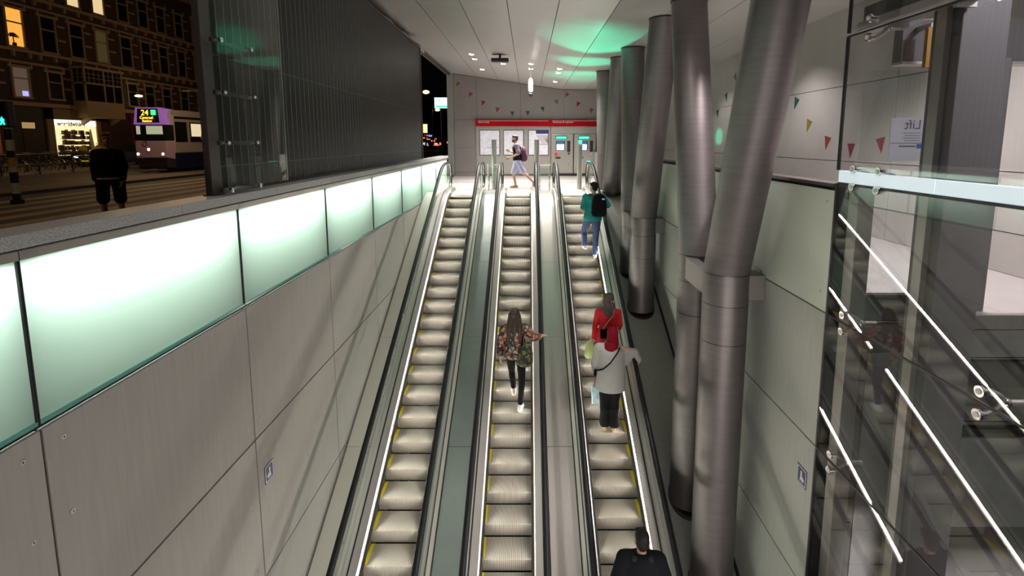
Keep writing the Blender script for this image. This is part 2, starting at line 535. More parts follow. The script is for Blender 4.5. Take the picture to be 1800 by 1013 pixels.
def make_step(edges):
    """one grooved alloy step: tread, curved riser, cleats"""
    W = 0.386
    prof = [(0.0, 0.0), (-0.006, -0.012), (-0.003, -0.06), (0.006, -0.12), (0.018, -0.175), (0.034, -0.225)]
    b = MB()
    d = 0.010
    base = [(0.42, -d)] + [(y + d, z - (d if k == 0 else 0)) for k, (y, z) in enumerate(prof)] + [(0.42, -0.225)]
    b.mat(0).prism(base, 'x', -W, W)
    n = 38; pitch = 2 * W / n
    for i in range(n):
        xa = -W + pitch * (i + 0.22); xb = xa + pitch * 0.58
        cl = [(0.418, 0.0)] + prof + [(prof[-1][0] + d, prof[-1][1])] + [(y + d, z) for y, z in prof[::-1][1:-1]] + [(d, -d), (0.418, -d)]
        b.mat(1).prism(cl, 'x', xa, xb)
    s = b.build('step', [M['stepdark'], M['step']], None)
    for e in edges:
        q = MB()
        x0, x1 = (-W + 0.001, -W + 0.055) if e < 0 else (W - 0.055, W - 0.001)
        q.box(x0, x1, 0.02, 0.412, 0.0005, 0.004)
        q.build('yellow_edge', M['yellow'], s)
    return s

def half_poly(lo, hi):
    return [p for p in lo] + [p for p in hi[::-1]]

def escalator(xc, label, phase, edges):
    root = thing('escalator', label, 'escalator', (xc, EY, 0), group='escalators climbing side by side')
    proto = make_step(edges)
    first = True
    for n in range(-5, 21):
        y = 6.747 + 0.42 * (n + phase) - EY
        if y > 0.06: continue
        s = proto if first else proto.copy()
        if not first:
            COL.objects.link(s)
            for ch in proto.children:
                c = ch.copy(); COL.objects.link(c); c.parent = s
        first = False
        s.parent = root
        z = nz(y)
        if y > -0.45: z = min(z, LZ - 0.03 - 0.05 * max(0.0, -y))
        s.location = (0, y, z)
    # comb plate and floor plate
    b = MB().box(-0.39, 0.39, 0.30, 0.62, LZ - 0.06, LZ + 0.004)
    for i in range(38):
        x = -0.39 + 0.78 * (i + 0.5) / 38
        b.box(x - 0.004, x + 0.004, 0.24, 0.31, LZ - 0.03, LZ - 0.002)
    b.build('comb_plate', M['comb'], root)
    MB().box(-0.60, 0.60, 0.625, 1.80, LZ - 0.04, LZ + 0.006).build('floor_plate', mat('floor_plate', (0.78, 0.75, 0.72), 0.34, 0.3), root)
    deckp = epath(0.085, 0.045)
    for s in (-1, 1):
        b = MB().sweep([(s * 0.391, -0.42), (s * 0.415, -0.42), (s * 0.415, 0.004), (s * 0.391, 0.0)], deckp)
        b.build('skirt_panel', M['skirt'], root)
        b = MB().sweep([(s * 0.354, -0.050), (s * 0.391, -0.040), (s * 0.391, -0.020), (s * 0.354, -0.042)], deckp[:-2])
        b.build('skirt_brush', M['brush'], root)
        b = MB().sweep([(s * 0.416, 0.012), (s * 0.423, 0.012), (s * 0.423, 0.034), (s * 0.416, 0.034)], deckp[:-1])
        b.build('light_strip', M['led'], root)
        b = MB().sweep([(s * 0.424, -0.02), (s * 0.53, -0.02), (s * 0.53, 0.062), (s * 0.412, 0.056), (s * 0.412, 0.049), (s * 0.424, 0.046)], deckp)
        b.build('inner_deck', M['steel'], root)
        b = MB().sweep([(s * 0.534, -0.3), (s * 0.556, -0.3), (s * 0.556, 0.06), (s * 0.534, 0.06)], deckp)
        b.build('glass_clamp', M['black'], root)
        b = MB().sweep([(s * 0.557, -0.3), (s * 0.615, -0.3), (s * 0.615, 0.05), (s * 0.557, 0.058)], deckp)
        b.build('outer_deck', M['deck_cream'], root)
        # glass sheet with rounded end
        lo = deckp[:-1] + [(1.45, 0.045)]
        hi = epath(0.90, 0.86)[:-1] + [(1.30, 0.86)]
        for k in range(1, 8):
            an = math.pi / 2 - math.pi * k / 8
            hi.append((1.30 + 0.40 * math.cos(an), 0.46 + 0.40 * math.sin(an)))
        hi.append((1.40, 0.06))
        b = MB()
        n = max(len(lo), len(hi))
        def resample(p, n):
            d = [0.0]
            for i in range(1, len(p)): d.append(d[-1] + math.hypot(p[i][0] - p[i - 1][0], p[i][1] - p[i - 1][1]))
            out = []
            for k in range(n):
                t = d[-1] * k / (n - 1); i = 1
                while i < len(p) - 1 and d[i] < t: i += 1
                f = (t - d[i - 1]) / max(1e-6, d[i] - d[i - 1])
                out.append((p[i - 1][0] + (p[i][0] - p[i - 1][0]) * f, p[i - 1][1] + (p[i][1] - p[i - 1][1]) * f))
            return out
        poly = lo + hi[::-1]
        b.prism(poly, 'x', s * 0.541, s * 0.549)
        b.build('glass_balustrade', M['glass_bal'], root)
        # handrail
        hp = epath(0.955, 0.915)[:-1] + [(1.30, 0.915)]
        for k in range(1, 11):
            an = math.pi / 2 - math.pi * k / 10
            hp.append((1.30 + 0.43 * math.cos(an), 0.485 + 0.43 * math.sin(an)))
        hp.append((0.95, 0.055))
        path = [(s * 0.545, y, z) for y, z in hp]
        MB().tube(path, 0.047, 14, 0.72).build('handrail', M['rubber'], root, smooth=50)
        gp = epath(0.915, 0.872)[:-1] + [(1.30, 0.872)]
        for k in range(1, 9):
            an = math.pi / 2 - math.pi * k / 8.5
            gp.append((1.30 + 0.39 * math.cos(an), 0.482 + 0.39 * math.sin(an)))
        MB().tube([(s * 0.545, y, z) for y, z in gp], 0.018, 8).build('handrail_guide', M['steel_shiny'], root, smooth=50)
        # rounded newel end cover at deck level
        MB().rings([[(s * (0.47 + 0.085 * math.cos(a)), yy, 0.0 + 0.075 * max(0, math.sin(a)) * q) for a in [math.pi * k / 10 for k in range(11)]] for yy, q in ((0.7, 0.8), (1.2, 1.0), (1.62, 1.0), (1.74, 0.6))]).build('newel_cover', M['steel_shiny'], root, smooth=60)
    return root

E1 = escalator(-2.0, 'left escalator beside the glowing panel wall, empty of riders', -0.2, (-1,))
E2 = escalator(-0.30, 'middle escalator carrying the woman in the flowered jacket', 0.0, (-1,))
E3 = escalator(1.40, 'right escalator next to the steel columns, carrying four riders', 0.19, (1,))

# outer cladding of the right escalator towards the walkway
cp = [(y + EY, z) for y, z in epath(0.085, 0.045)]
b = MB().sweep([(2.017, -1.0), (2.028, -1.0), (2.028, 0.05), (2.017, 0.05)], cp)
b.build('outer_cladding', M['steel'], E3, (1.40, EY, 0))

# sheet steel divider decks between the escalators and beside the left wall
def divider(x0, x1, label, m, seg=2.15, lift=0.075):
    org = ((x0 + x1) / 2, EY, 0)
    root = thing('divider_deck', label, 'deck panel', org)
    p = [(y + EY, z) for y, z in epath(0.085, 0.02)]
    y = YB + EY
    def z_at(yy):
        for i in range(1, len(p)):
            if yy <= p[i][0]:
                f = (yy - p[i - 1][0]) / (p[i][0] - p[i - 1][0])
                return p[i - 1][1] + (p[i][1] - p[i - 1][1]) * f
        return p[-1][1]
    while y < EY + 0.55:
        y2 = min(y + seg, EY + 0.6)
        mid = [q for q in p if y + 0.02 < q[0] < y2 - 0.02]
        pts = [(y + 0.004, z_at(y + 0.004))] + mid + [(y2 - 0.004, z_at(y2 - 0.004))]
        MB().sweep([(x0, -0.02), (x1, -0.02), (x1, 0.0), (x0, 0.0)], pts).build('deck_sheet', m, root, org)
        y = y2
    return root
deck_teal = mat('deck_sheet_green', (0.29, 0.335, 0.312), 0.36, 0.7, noise=0.04, nscale=4)
divider(-1.368, -0.932, 'long sloping steel deck between the left and middle escalators', deck_teal)
divider(0.332, 0.768, 'long sloping steel deck between the middle and right escalators', M['deck'])
divider(XL + 0.012, -2.632, 'pale sloping deck between the panel wall and the left escalator', M['deck_cream'])

# ---- steel posts and railings at the head of the divider decks
def post(x, y, label, h=1.68):
    t = thing('guard_post', label, 'post', (x, y, LZ))
    MB().cyl((0, 0, 0), (0, 0, h), 0.085, 24).build('pole', M['steel'], t, smooth=40)
    MB().cyl((0, 0, h), (0, 0, h + 0.012), 0.088, 24).build('cap', M['steel_shiny'], t, smooth=40)
    MB().cyl((0, 0, 0), (0, 0, 0.012), 0.13, 24).build('base_flange', M['steel'], t, smooth=40)
post(-1.15, 17.55, 'round steel post between the left and middle escalator heads')
post(0.30, 17.60, 'round steel post beside the right handrail of the middle escalator')
post(1.78, 17.70, 'round steel post in front of the right ticket machine')
def rail(x0, x1, y, label):
    t = thing('guard_rail', label, 'railing', ((x0 + x1) / 2, y, LZ))
    o = ((x0 + x1) / 2, y, LZ)
    MB().tube([(x0, y, 0.80), (x1, y, 0.80)], 0.022, 10).build('top_rail', M['steel_shiny'], t, o, smooth=50)
    for x in (x0 + 0.04, x1 - 0.04):
        MB().cyl((x, y, LZ), (x, y, 0.80), 0.030, 14).build('upright', M['steel_shiny'], t, o, smooth=50)
    MB().box(x0 + 0.06, x1 - 0.06, y - 0.005, y + 0.005, 0.08, 0.70).build('glass_infill', M['glass_bal'], t, o)
rail(-1.36, -0.94, 17.2, 'low steel railing between the left and middle escalator heads')
rail(0.345, 0.765, 17.2, 'low steel railing between the middle and right escalator heads')

# ================================================================== COLUMNS
def column(base_y, top, label, zk=-0.16, x=2.70, bracket=True):
    """upright foot up to the knee, then a straight leaning shaft to the ceiling"""
    zb = wz(base_y) - 0.02
    root = thing('steel_column', label, 'column', (x, base_y, zb), group='leaning steel columns', kind='thing')
    o = (x, base_y, zb)
    r = 0.30
    tx, ty = top; tz = ceil_z(tx)
    if zb < zk - 0.2:
        MB().cyl((x, base_y, zb), (x, base_y, zk), r, 48).build('foot_shaft', M['column'], root, o, smooth=40)
        for zz in (zk - 0.42, zk - 0.95):
            if zz > zb: MB().cyl((x, base_y, zz - 0.006), (x, base_y, zz + 0.006), r + 0.002, 48).build('seam_ring', M['darkmetal'], root, o, smooth=40)
        lo = Vector((x, base_y, zk))
    else:
        lo = Vector((x, base_y, zb))
    hi = Vector((tx, ty, tz + 0.12))
    t = (hi - lo).normalized()
    b = MB()
    ring0 = []; ring1 = []
    for k in range(48):
        a = 2 * math.pi * k / 48
        px, py = r * math.cos(a), r * math.sin(a)
        ring0.append((x + px, base_y + py, lo.z)); ring1.append((tx + px, ty + py, hi.z))
    b.rings([ring0, ring1]).build('leaning_shaft', M['column'], root, o, smooth=40)
    # joint ring at the knee and dark collar at the ceiling
    if lo.z > zb + 0.1:
        MB().cyl(lo - Vector((0, 0, 0.006)), lo + Vector((0, 0, 0.006)), r + 0.003, 48).build('knee_ring', M['darkmetal'], root, o, smooth=40)
    f = (tz - 0.03 - lo.z) / (hi.z - lo.z)
    c = lo + (hi - lo) * f
    MB().cyl(c, c + Vector((0, 0, 0.05)), r + 0.014, 48).build('ceiling_collar', M['darkmetal'], root, o, smooth=40)
    slope = 0.5162 if base_y < 16.2 else 0.0
    rr = r + 0.022
    b = MB()
    b.rings([[(x + rr * math.cos(a), base_y + rr * math.sin(a), zb + slope * rr * math.sin(a) + h) for a in [2 * math.pi * k / 40 for k in range(40)]] for h in (-0.02, 0.055)])
    b.build('base_ring', M['black'], root, o, smooth=40)
    if bracket:
        MB().box(x + 0.18, XR - 0.001, base_y - 0.16, base_y + 0.16, zk - 0.36, zk - 0.02).build('wall_bracket', mat('bracket_steel', (0.20, 0.178, 0.175), 0.45, 0.6), root, o, bevel=0.006)
        if top[1] > base_y: MB().box(x - 0.26, x - 0.10, base_y - 1.15, base_y - 0.2, zk - 0.36, zk - 0.02).build('tie_plate', mat('bracket_steel', (0, 0, 0)), root, o, bevel=0.006)
column(6.80, (2.69, 5.35), 'nearest leaning steel column, leaning towards the viewer with a wall bracket')
column(7.95, (2.78, 9.25), 'steel column standing just behind the nearest one, leaning away from it', )
column(11.85, (2.70, 10.45), 'steel column of the middle pair that leans towards the viewer')
column(13.05, (2.73, 13.75), 'steel column of the middle pair that leans away, left of its partner')
column(16.40, (2.70, 15.25), 'steel column of the far pair, the one nearer the escalator top', bracket=False)
column(17.65, (2.68, 18.25), 'farthest steel column, beside the red banner end', bracket=False)

# ================================================================== FAR WALL FITTINGS
def fx(px, D=24.2): return (px - 928) / 900 * D
yb = YF - 0.001
t = thing('overhead_banner', 'long red banner sign with white words above the maps and ticket machines', 'sign', (0.5, YF, 2.45))
o = (0.5, YF, 2.45)
MB().box(fx(836), fx(1054), YF - 0.22, yb, 2.30, 2.58).build('board', M['red'], t, o, bevel=0.004)
MB().box(fx(841), fx(964), YF - 0.224, YF - 0.221, 2.535, 2.55).build('rule', M['white'], t, o)
MB().box(fx(971), fx(1049), YF - 0.224, YF - 0.221, 2.535, 2.55).build('rule', M['white'], t, o)
text_part('lettering', 'Informatie', 0.125, M['white'], t, (fx(841) - 0.5, -0.226, -0.01), align='LEFT')
text_part('lettering', 'Verkoop & opladen', 0.125, M['white'], t, (fx(971) - 0.5, -0.226, -0.01), align='LEFT')

# steel cladding below the banner
t = thing('steel_cladding', 'steel wall cladding under the banner behind the maps and machines', 'cladding', (0.5, YF, 1.1))
o = (0.5, YF, 1.1)
for x0, x1 in ((836, 909), (909, 968)):
    MB().box(fx(x0) + 0.01, fx(x1) - 0.01, YF - 0.05, yb, 0.02, 2.295).build('sheet', M['steel'], t, o, bevel=0.003)
b = MB().box(fx(969), fx(1050), YF - 0.10, yb, 1.94, 2.29)
b.build('sheet', M['steel'], t, o, bevel=0.004)

def poster(px, label, kind):
    x = fx(px); w = 0.485
    t = thing('map_case', label, 'map', (x, YF - 0.05, 1.52), group='framed maps on the far wall')
    MB().box(-w, w, -0.045, -0.001, -0.60, 0.60).build('case_frame', M['darkmetal'], t, bevel=0.006)
    MB().box(-w + 0.03, w - 0.03, -0.049, -0.046, -0.57, 0.57).build('map_sheet', M['paper'], t)
    if kind == 'lines':
        MB().box(-0.12, w - 0.03, -0.052, -0.0495, 0.42, 0.57).build('header_band', mat('map_blue', (0.02, 0.03, 0.20), 0.5), t)
        b = MB()
        for k in range(9):
            x0 = -0.10 + 0.065 * k
            b.add([(x0, -0.0505, 0.36), (x0 + 0.022, -0.0505, 0.36), (min(x0 + 0.30, 0.45), -0.0505, -0.02), (min(x0 + 0.28, 0.43), -0.0505, -0.02)], [(0, 1, 2, 3)])
        b.build('table_lines', mat('map_red_grey', (0.32, 0.14, 0.15), 0.5), t, fix=False)
        MB().box(-0.12, w - 0.03, -0.051, -0.0495, -0.08, -0.06).build('table_rule', M['darkmetal'], t)
    else:
        MB().box(-0.10, 0.02, -0.052, -0.0495, 0.12, 0.19).build('map_label', M['white'], t)
        MB().box(-0.1, w - 0.05, -0.051, -0.0495, -0.24, -0.225).build('map_rule', M['darkmetal'], t)
poster(860.5, 'left of the three framed maps under the red banner', 'map')
poster(902.5, 'middle framed map, partly behind the walking man', 'map')
poster(946.5, 'framed timetable with a dark blue header, right of the maps', 'lines')

green = emis('green_light', (0.02, 1.0, 0.38), 9.0)
screen = emis('screen_blue', (0.62, 0.66, 1.0), 1.5)
def machine(px, label):
    x = fx(px)
    t = thing('ticket_machine', label, 'ticket machine', (x, YF, LZ), group='ticket machines on the far wall')
    w = 0.515
    MB().box(-w, w, -0.16, -0.051, 0.12, 1.97).build('cabinet', M['steel'], t, bevel=0.008)
    MB().box(-w, w, -0.155, -0.051, 0.0, 0.115).build('plinth', M['darkmetal'], t)
    MB().box(-0.33, 0.22, -0.20, -0.161, 1.73, 1.90).build('light_housing', mat('green_housing', (0.02, 0.30, 0.14), 0.3), t, bevel=0.01)
    MB().box(-0.28, 0.17, -0.206, -0.201, 1.765, 1.845).build('green_light', green, t)
    MB().box(-0.30, 0.12, -0.175, -0.161, 1.20, 1.64).build('screen_frame', M['black'], t)
    MB().box(-0.27, 0.09, -0.179, -0.176, 1.22, 1.50).build('screen', screen, t)
    MB().box(-0.27, 0.09, -0.179, -0.176, 1.505, 1.62).build('screen_header', mat('screen_dark_blue', (0.02, 0.10, 0.24), 0.4, emit=(0.03, 0.16, 0.35), estr=0.5), t)
    MB().box(0.23, 0.38, -0.185, -0.161, 1.14, 1.66).build('card_reader', M['darkmetal'], t, bevel=0.004)
    MB().box(0.245, 0.365, -0.19, -0.186, 1.16, 1.24).build('key_pad', M['black'], t)
    MB().cyl((0.31, -0.161, 1.06), (0.31, -0.21, 1.06), 0.055, 18).build('coin_slot', M['steel_shiny'], t, smooth=40)
    MB().cyl((-0.29, -0.161, 1.03), (-0.29, -0.185, 1.03), 0.075, 20).build('red_button', mat('button_red', (0.6, 0.02, 0.03), 0.4, emit=(0.6, 0.01, 0.02), estr=0.4), t, smooth=40)
    MB().box(-0.32, -0.08, -0.20, -0.161, 0.82, 0.90).build('ticket_tray', M['darkmetal'], t, bevel=0.005)
    MB().box(0.30, 0.32, -0.175, -0.161, 0.45, 0.62).build('door_handle', M['steel_shiny'], t)
machine(988.5, 'left ticket machine with a green light, beside the timetable')
machine(1028.5, 'right ticket machine with a green light, behind the steel post')

# coloured triangle stickers (bunting) on far wall and upper right wall
STK = {k: mat('sticker_' + k, tuple(q * 0.62 for q in c), 0.6, spec=0.2) for k, c in dict(olive=(0.30, 0.22, 0.06), orange=(0.42, 0.10, 0.06), red=(0.40, 0.04, 0.05), pink=(0.45, 0.10, 0.12), slate=(0.12, 0.14, 0.15), green=(0.03, 0.20, 0.14), teal=(0.05, 0.15, 0.15), yellow=(0.42, 0.36, 0.05)).items()}
def sticker(x, y, z, side, col, ang, size, label):
    o = thing('pennant_sticker', label, 'wall sticker', (x, y, z))
    bpy.data.objects.remove(o)
    s = size
    pts = [(-0.42 * s, 0.45 * s), (0.42 * s, 0.45 * s), (0.0, -0.55 * s)]
    ca, sa = math.cos(ang), math.sin(ang)
    pts = [(p * ca - q * sa, p * sa + q * ca) for p, q in pts]
    b = MB()
    if side == 'far': b.prism(pts, 'y', -0.003, 0.0)
    else: b.prism([(-p, q) for p, q in pts], 'x', -0.003, 0.0)
    ob = b.build('pennant_sticker', STK[col])
    ob.location = (x, y, z)
    tag(ob, label, 'wall sticker', 'triangle bunting stickers')
FAR = [(707, 637, 'olive', -0.6, 'far wall triangle sticker, olive, highest at the left end'), (800, 715, 'orange', -0.5, 'far wall triangle sticker, orange, second from the left'),
       (895, 778, 'red', -0.4, 'far wall triangle sticker, dark red, third from the left'), (1003, 828, 'pink', -0.2, 'far wall triangle sticker, rose, fourth from the left'),
       (1117, 857, 'slate', 0.0, 'far wall triangle sticker, slate grey, lowest of the left swag'), (1233, 853, 'green', 0.0, 'far wall triangle sticker, green, below the hanging camera'),
       (1347, 822, 'teal', 0.25, 'far wall triangle sticker, dark teal, right of the hanging camera'), (1452, 770, 'olive', 0.4, 'far wall triangle sticker, olive, right of the teal one'),
       (1525, 717, 'orange', -0.6, 'far wall triangle sticker, amber, highest of the right swag'), (1610, 787, 'red', -0.4, 'far wall triangle sticker, red, above the ticket machines'),
       (1712, 835, 'pink', -0.2, 'far wall triangle sticker, rose, next to the farthest column')]
for zx, zy, c, a, lab in FAR:
    px, py = 640 + zx * 0.2333, zy * 0.2333
    D = 24.15
    sticker(fx(px), YF - 0.001, EYE + (248 - py) * D * 0.9917 / 900, 'far', c, a, 0.24, lab)
RGT = [(1293, 137, 'yellow', 0.5, 'side wall triangle sticker, yellow, seen just left of the nearest column'), (1277, 171, 'green', 0.3, 'side wall triangle sticker, green, below the yellow one left of the nearest column'), (1261.5, 200, 'teal', 0.2, 'side wall triangle sticker, teal, lowest beside the green light patch'),
       (1399, 182, 'green', -0.4, 'side wall triangle sticker, green, highest right of the nearest column'), (1421, 221, 'yellow', -0.35, 'side wall triangle sticker, yellow, right of the nearest column'), (1453.5, 251, 'orange', -0.2, 'side wall triangle sticker, orange, left of the glass edge'), (1495.5, 264, 'red', 0.0, 'side wall triangle sticker, red, just behind the glass edge'),
       (1548.5, 255, 'pink', 0.2, 'side wall triangle sticker, pinkish red, left of the lift notice'), (1743, 171, 'green', 0.15, 'side wall triangle sticker, green, right of the lift mast')]
for px, py, c, a, lab in RGT:
    D = 900 * XU / (px - 928)
    z = (248 - py) * D * 0.9917 / 900
    y = (D + 0.129 * z) / 0.9917
    sticker(XU - 0.001, y, EYE + z, 'side', c, a, 0.26, lab)
# ================================================================== CEILING FITTINGS
lens = emis('downlight_lens', (1.0, 0.96, 0.92), 30.0)
DL_LABEL = ['ceiling downlight, leftmost and nearest of the left pair', 'ceiling downlight, leftmost pair, the one farther back', 'ceiling downlight at the left, closest to the far wall', 'ceiling downlight right beside the black speaker', 'ceiling downlight in front of the hanging camera', 'ceiling downlight behind the hanging camera', 'ceiling downlight, nearer one of the right pair', 'ceiling downlight, farther one of the right pair', 'ceiling downlight at the right, closest to the far wall']
def downlight(x, y, label):
    z = ceil_z(x)
    t = thing('ceiling_downlight', label, 'ceiling light', (x, y, z), group='recessed downlights')
    b = MB().tube([(0.095 * math.cos(a), 0.095 * math.sin(a), -0.008) for a in [2 * math.pi * k / 24 for k in range(24)]], 0.012, 8, close=True)
    b.build('trim_ring', M['steel_shiny'], t, smooth=50)
    MB().cyl((0, 0, -0.004), (0, 0, -0.018), 0.078, 24).build('lens', lens, t, smooth=40)
for (x, y), l in zip(DOWN_VIEW, DL_LABEL): downlight(x, y, l)
# black ceiling speaker on a bracket
t = thing('ceiling_speaker', 'black box speaker hung under the ceiling, left of the hanging camera', 'speaker', (-0.90, 16.9, ceil_z(-0.9)))
MB().box(-0.28, 0.28, -0.12, 0.12, -0.26, -0.14).build('box', M['black'], t, bevel=0.02)
MB().cyl((0, 0, -0.15), (0, 0, 0.0), 0.035, 14).build('bracket', M['black'], t, smooth=40)
MB().box(-0.25, 0.25, -0.02, 0.02, -0.03, 0.0).build('mount_bar', M['black'], t)
# hanging white camera
x, y = 0.10, 18.6
t = thing('hanging_camera', 'white hanging camera housing with black dome on a ceiling rod', 'camera', (x, y, ceil_z(x)))
MB().cyl((0, 0, 0), (0, 0, -0.45), 0.022, 12).build('rod', M['white'], t, smooth=40)
MB().tube([(0, 0, -0.40), (0, 0, -0.46), (0, 0, -0.60), (0, 0, -0.85), (0, 0, -0.90)], [0.03, 0.075, 0.09, 0.085, 0.06], 20).build('housing', M['white'], t, smooth=60)
MB().ball((0, 0, -0.98), (0.075, 0.075, 0.08), 16, 8).build('dome', M['black'], t, smooth=60)
# cable track along the left edge of the ceiling
zt = ceil_z(-3.8)
t = thing('roller_track', 'steel track with boxes along the left edge of the ceiling', 'track', (-3.75, 12.0, zt))
o = (-3.75, 12.0, zt)
MB().box(-3.84, -3.66, 4.0, YF - 0.2, zt - 0.10, zt - 0.02).build('rail', M['steel'], t, o, bevel=0.004)
MB().box(-3.66, -3.63, 4.0, YF - 0.2, zt - 0.16, zt - 0.03).build('lip', M['darkmetal'], t, o)
for yy in (10.3, 13.2, 15.0, 17.2):
    MB().box(-3.74, -3.52, yy, yy + 0.75, zt - 0.24, zt - 0.10).build('junction_box', M['steel'], t, o, bevel=0.01)
t = thing('ceiling_camera', 'dark camera with bracket at the top of the ribbed screen', 'camera', (-3.45, 10.8, 4.45))
MB().tube([(0, 0, 0.15), (0, -0.05, 0.02), (0.03, -0.35, -0.04)], [0.06, 0.07, 0.075], 14).build('housing', M['black'], t, smooth=50)
MB().cyl((0.03, -0.35, -0.04), (0.033, -0.37, -0.042), 0.05, 14).build('lens', M['glass_edge'], t, smooth=40)
MB().box(-0.05, 0.05, -0.05, 0.05, 0.1, 0.42).build('bracket', M['darkmetal'], t)
# added green spots throw the green patches onto ceiling and side wall
def aimed(name, p, q, e, col, ang, blend=0.7):
    d = V3(q) - V3(p)
    l = lamp(name, 'SPOT', p, e, col, size=0.03, spot=ang, blend=blend)
    l.rotation_euler = d.to_track_quat('-Z', 'Y').to_euler()
V3 = Vector
for p, q, e in (((1.945, 15.9, 1.0), (1.75, 13.3, 4.0), 900), ((1.945, 16.4, 1.0), (1.8, 16.2, 4.0), 520), ((1.945, 16.8, 1.0), (1.95, 19.6, 4.0), 900)):
    aimed('green_patch_spot', p, q, e, (0.01, 1.0, 0.52), 40)
aimed('green_patch_spot', (1.945, 17.0, 1.02), (5.8, 15.7, 1.72), 600, (0.01, 1.0, 0.52), 9)
t = thing('signal_light', 'green signal light at the top end of the right escalator handrail', 'signal light', (1.945, 16.45, 0.955))
MB().box(-0.045, 0.045, -0.16, 0.16, -0.006, 0.004).build('lens', emis('signal_green', (0.02, 1.0, 0.55), 3.0), t, bevel=0.003)
MB().box(-0.05, 0.05, -0.17, 0.17, -0.012, -0.006).build('housing', M['black'], t)

# ================================================================== LEFT: RIBBED SCREEN, POST, GLASS
XS = -3.30
t = thing('ribbed_screen', 'tall dark ribbed metal screen standing on the granite coping', 'screen', (XS, 11.0, 1.035))
o = (XS, 11.0, 1.035)
rib = mat('screen_rib', (0.30, 0.28, 0.265), 0.45, 0.5)
bk = mat('screen_mesh', (0.0075, 0.006, 0.0055), 0.38, 0.0, spec=0.15)
MB().box(XS - 0.05, XS - 0.03, 5.47, 16.2, 1.05, 4.42).build('backing', bk, t, o)
b = MB()
y = 5.52
while y < 16.2:
    b.box(XS - 0.03, XS - 0.026, y, y + 0.007, 1.05, 4.42)
    y += 0.15
b.build('ribs', rib, t, o)
b = MB()
for z in (2.50, 1.32):
    y = 5.35
    b.box(XS - 0.03, XS - 0.025, 5.47, 16.2, z, z + 0.012)
b.build('cross_rail', mat('screen_cross', (0.07, 0.07, 0.07), 0.4, 0.7), t, o)
MB().box(XS - 0.06, XS - 0.005, 16.2, 16.26, 1.036, 4.45).build('end_post', M['darkmetal'], t, o)
MB().box(XS - 0.06, XS - 0.005, 5.47, 16.2, 1.036, 1.06).build('bottom_rail', M['darkmetal'], t, o)
MB().box(XS - 0.06, XS - 0.005, 5.47, 16.2, 4.42, 4.46).build('top_rail', M['darkmetal'], t, o)
t = thing('steel_post', 'flat brownish steel post at the left end of the ribbed screen', 'post', (XS, 5.37, 1.035))
MB().box(-0.035, 0.035, -0.09, 0.09, 0.0, 3.62).build('flat_bar', mat('post_brown', (0.115, 0.095, 0.088), 0.42, 0.7), t, bevel=0.004)
MB().box(-0.055, 0.055, -0.11, 0.11, 0.0, 0.012).build('foot_plate', M['darkmetal'], t)

def fitting(t, o, p, nrm, r=0.028):
    """round clamp: steel disc with button and stem"""
    n = Vector(nrm).normalized(); p = Vector(p)
    MB().cyl(p, p + n * 0.022, r, 18).build('clamp_disc', M['steel_shiny'], t, o, smooth=40)
    MB().cyl(p + n * 0.022, p + n * 0.030, r * 0.5, 14).build('clamp_button', M['white'], t, o, smooth=40)
    MB().cyl(p, p - n * 0.07, r * 0.45, 12).build('clamp_stem', M['steel'], t, o, smooth=40)

XG = XL + 0.01
t = thing('glass_guard', 'clear glass sheet held in front of the ribbed screen by round clamps', 'glass pane', (XG, 5.9, 1.10))
o = (XG, 5.9, 1.10)
MB().box(XG - 0.008, XG + 0.004, 5.28, 6.62, 1.10, 3.9).build('pane', M['glass_guard'], t, o)
MB().box(XG - 0.009, XG + 0.005, 6.62, 6.628, 1.10, 3.9).build('bright_edge', mat('edge_pale', (0.34, 0.36, 0.35), 0.3), t, o)
LAB = ['top', 'second', 'third', 'bottom']
for z, l in zip((2.61, 2.09, 1.58, 1.09), LAB):
    q = thing('clamp_bar', 'steel bar with two round clamps on the left glass sheet, ' + l + ' one of four', 'clamp', (XG, 5.55, z), group='clamp bars of the left glass sheet')
    oo = (XG, 5.55, z)
    MB().box(XG - 0.075, XG - 0.045, 5.28, 5.96, z - 0.022, z + 0.022).build('bar', M['darkmetal'], q, oo)
    for yy in (5.33, 5.90): fitting(q, oo, (XG + 0.004, yy, z), (1, -0.0, 0))

# ================================================================== RIGHT: LIFT SHAFT BEHIND GLASS
PN = [(-6.5, -3.525), (-3.515, -1.745), (-1.735, -0.225), (-0.215, 1.165), (1.31, 2.62), (2.66, 3.99)]
PL = ['lowest clear glass pane of the lift front, below the third joint', 'clear glass pane of the lift front, second from the bottom', 'clear glass pane of the lift front below street level', 'clear glass pane of the lift front under the light channel', 'clear glass pane of the lift front above the light channel', 'topmost clear glass pane of the lift front under the ceiling']
for (z0, z1), l in zip(PN, PL):
    t = thing('lift_glass', l, 'glass pane', (XR, 3.9, z0), group='glass panes of the lift front')
    o = (XR, 3.9, z0)
    MB().box(XR, XR + 0.012, 2.62, 5.235, z0 + 0.004, z1 - 0.004).build('pane', M['glass_lift'], t, o)
    b = MB()
    b.box(XR - 0.003, XR + 0.015, 2.62, 5.235, z1 - 0.005, z1 + 0.010)
    b.box(XR - 0.003, XR + 0.020, 5.235, 5.262, z0 - 0.004, z1 + 0.006)
    b.build('gasket', M['black'], t, o)
for (z0, z1) in PN:   # the bay of panes next to the viewer, mostly outside the frame
    pass
t = thing('light_channel', 'pale frosted light channel across the lift glass at street level', 'light', (XR + 0.03, 3.9, 1.24))
o = (XR + 0.03, 3.9, 1.24)
fr = mat('channel_frost', (0.62, 0.70, 0.72), 0.25, emit=(0.76, 0.88, 0.98), estr=0.55)
MB().box(XR + 0.004, XR + 0.07, 2.62, 3.98, 1.185, 1.30).build('frosted_cover', fr, t, o, bevel=0.004)
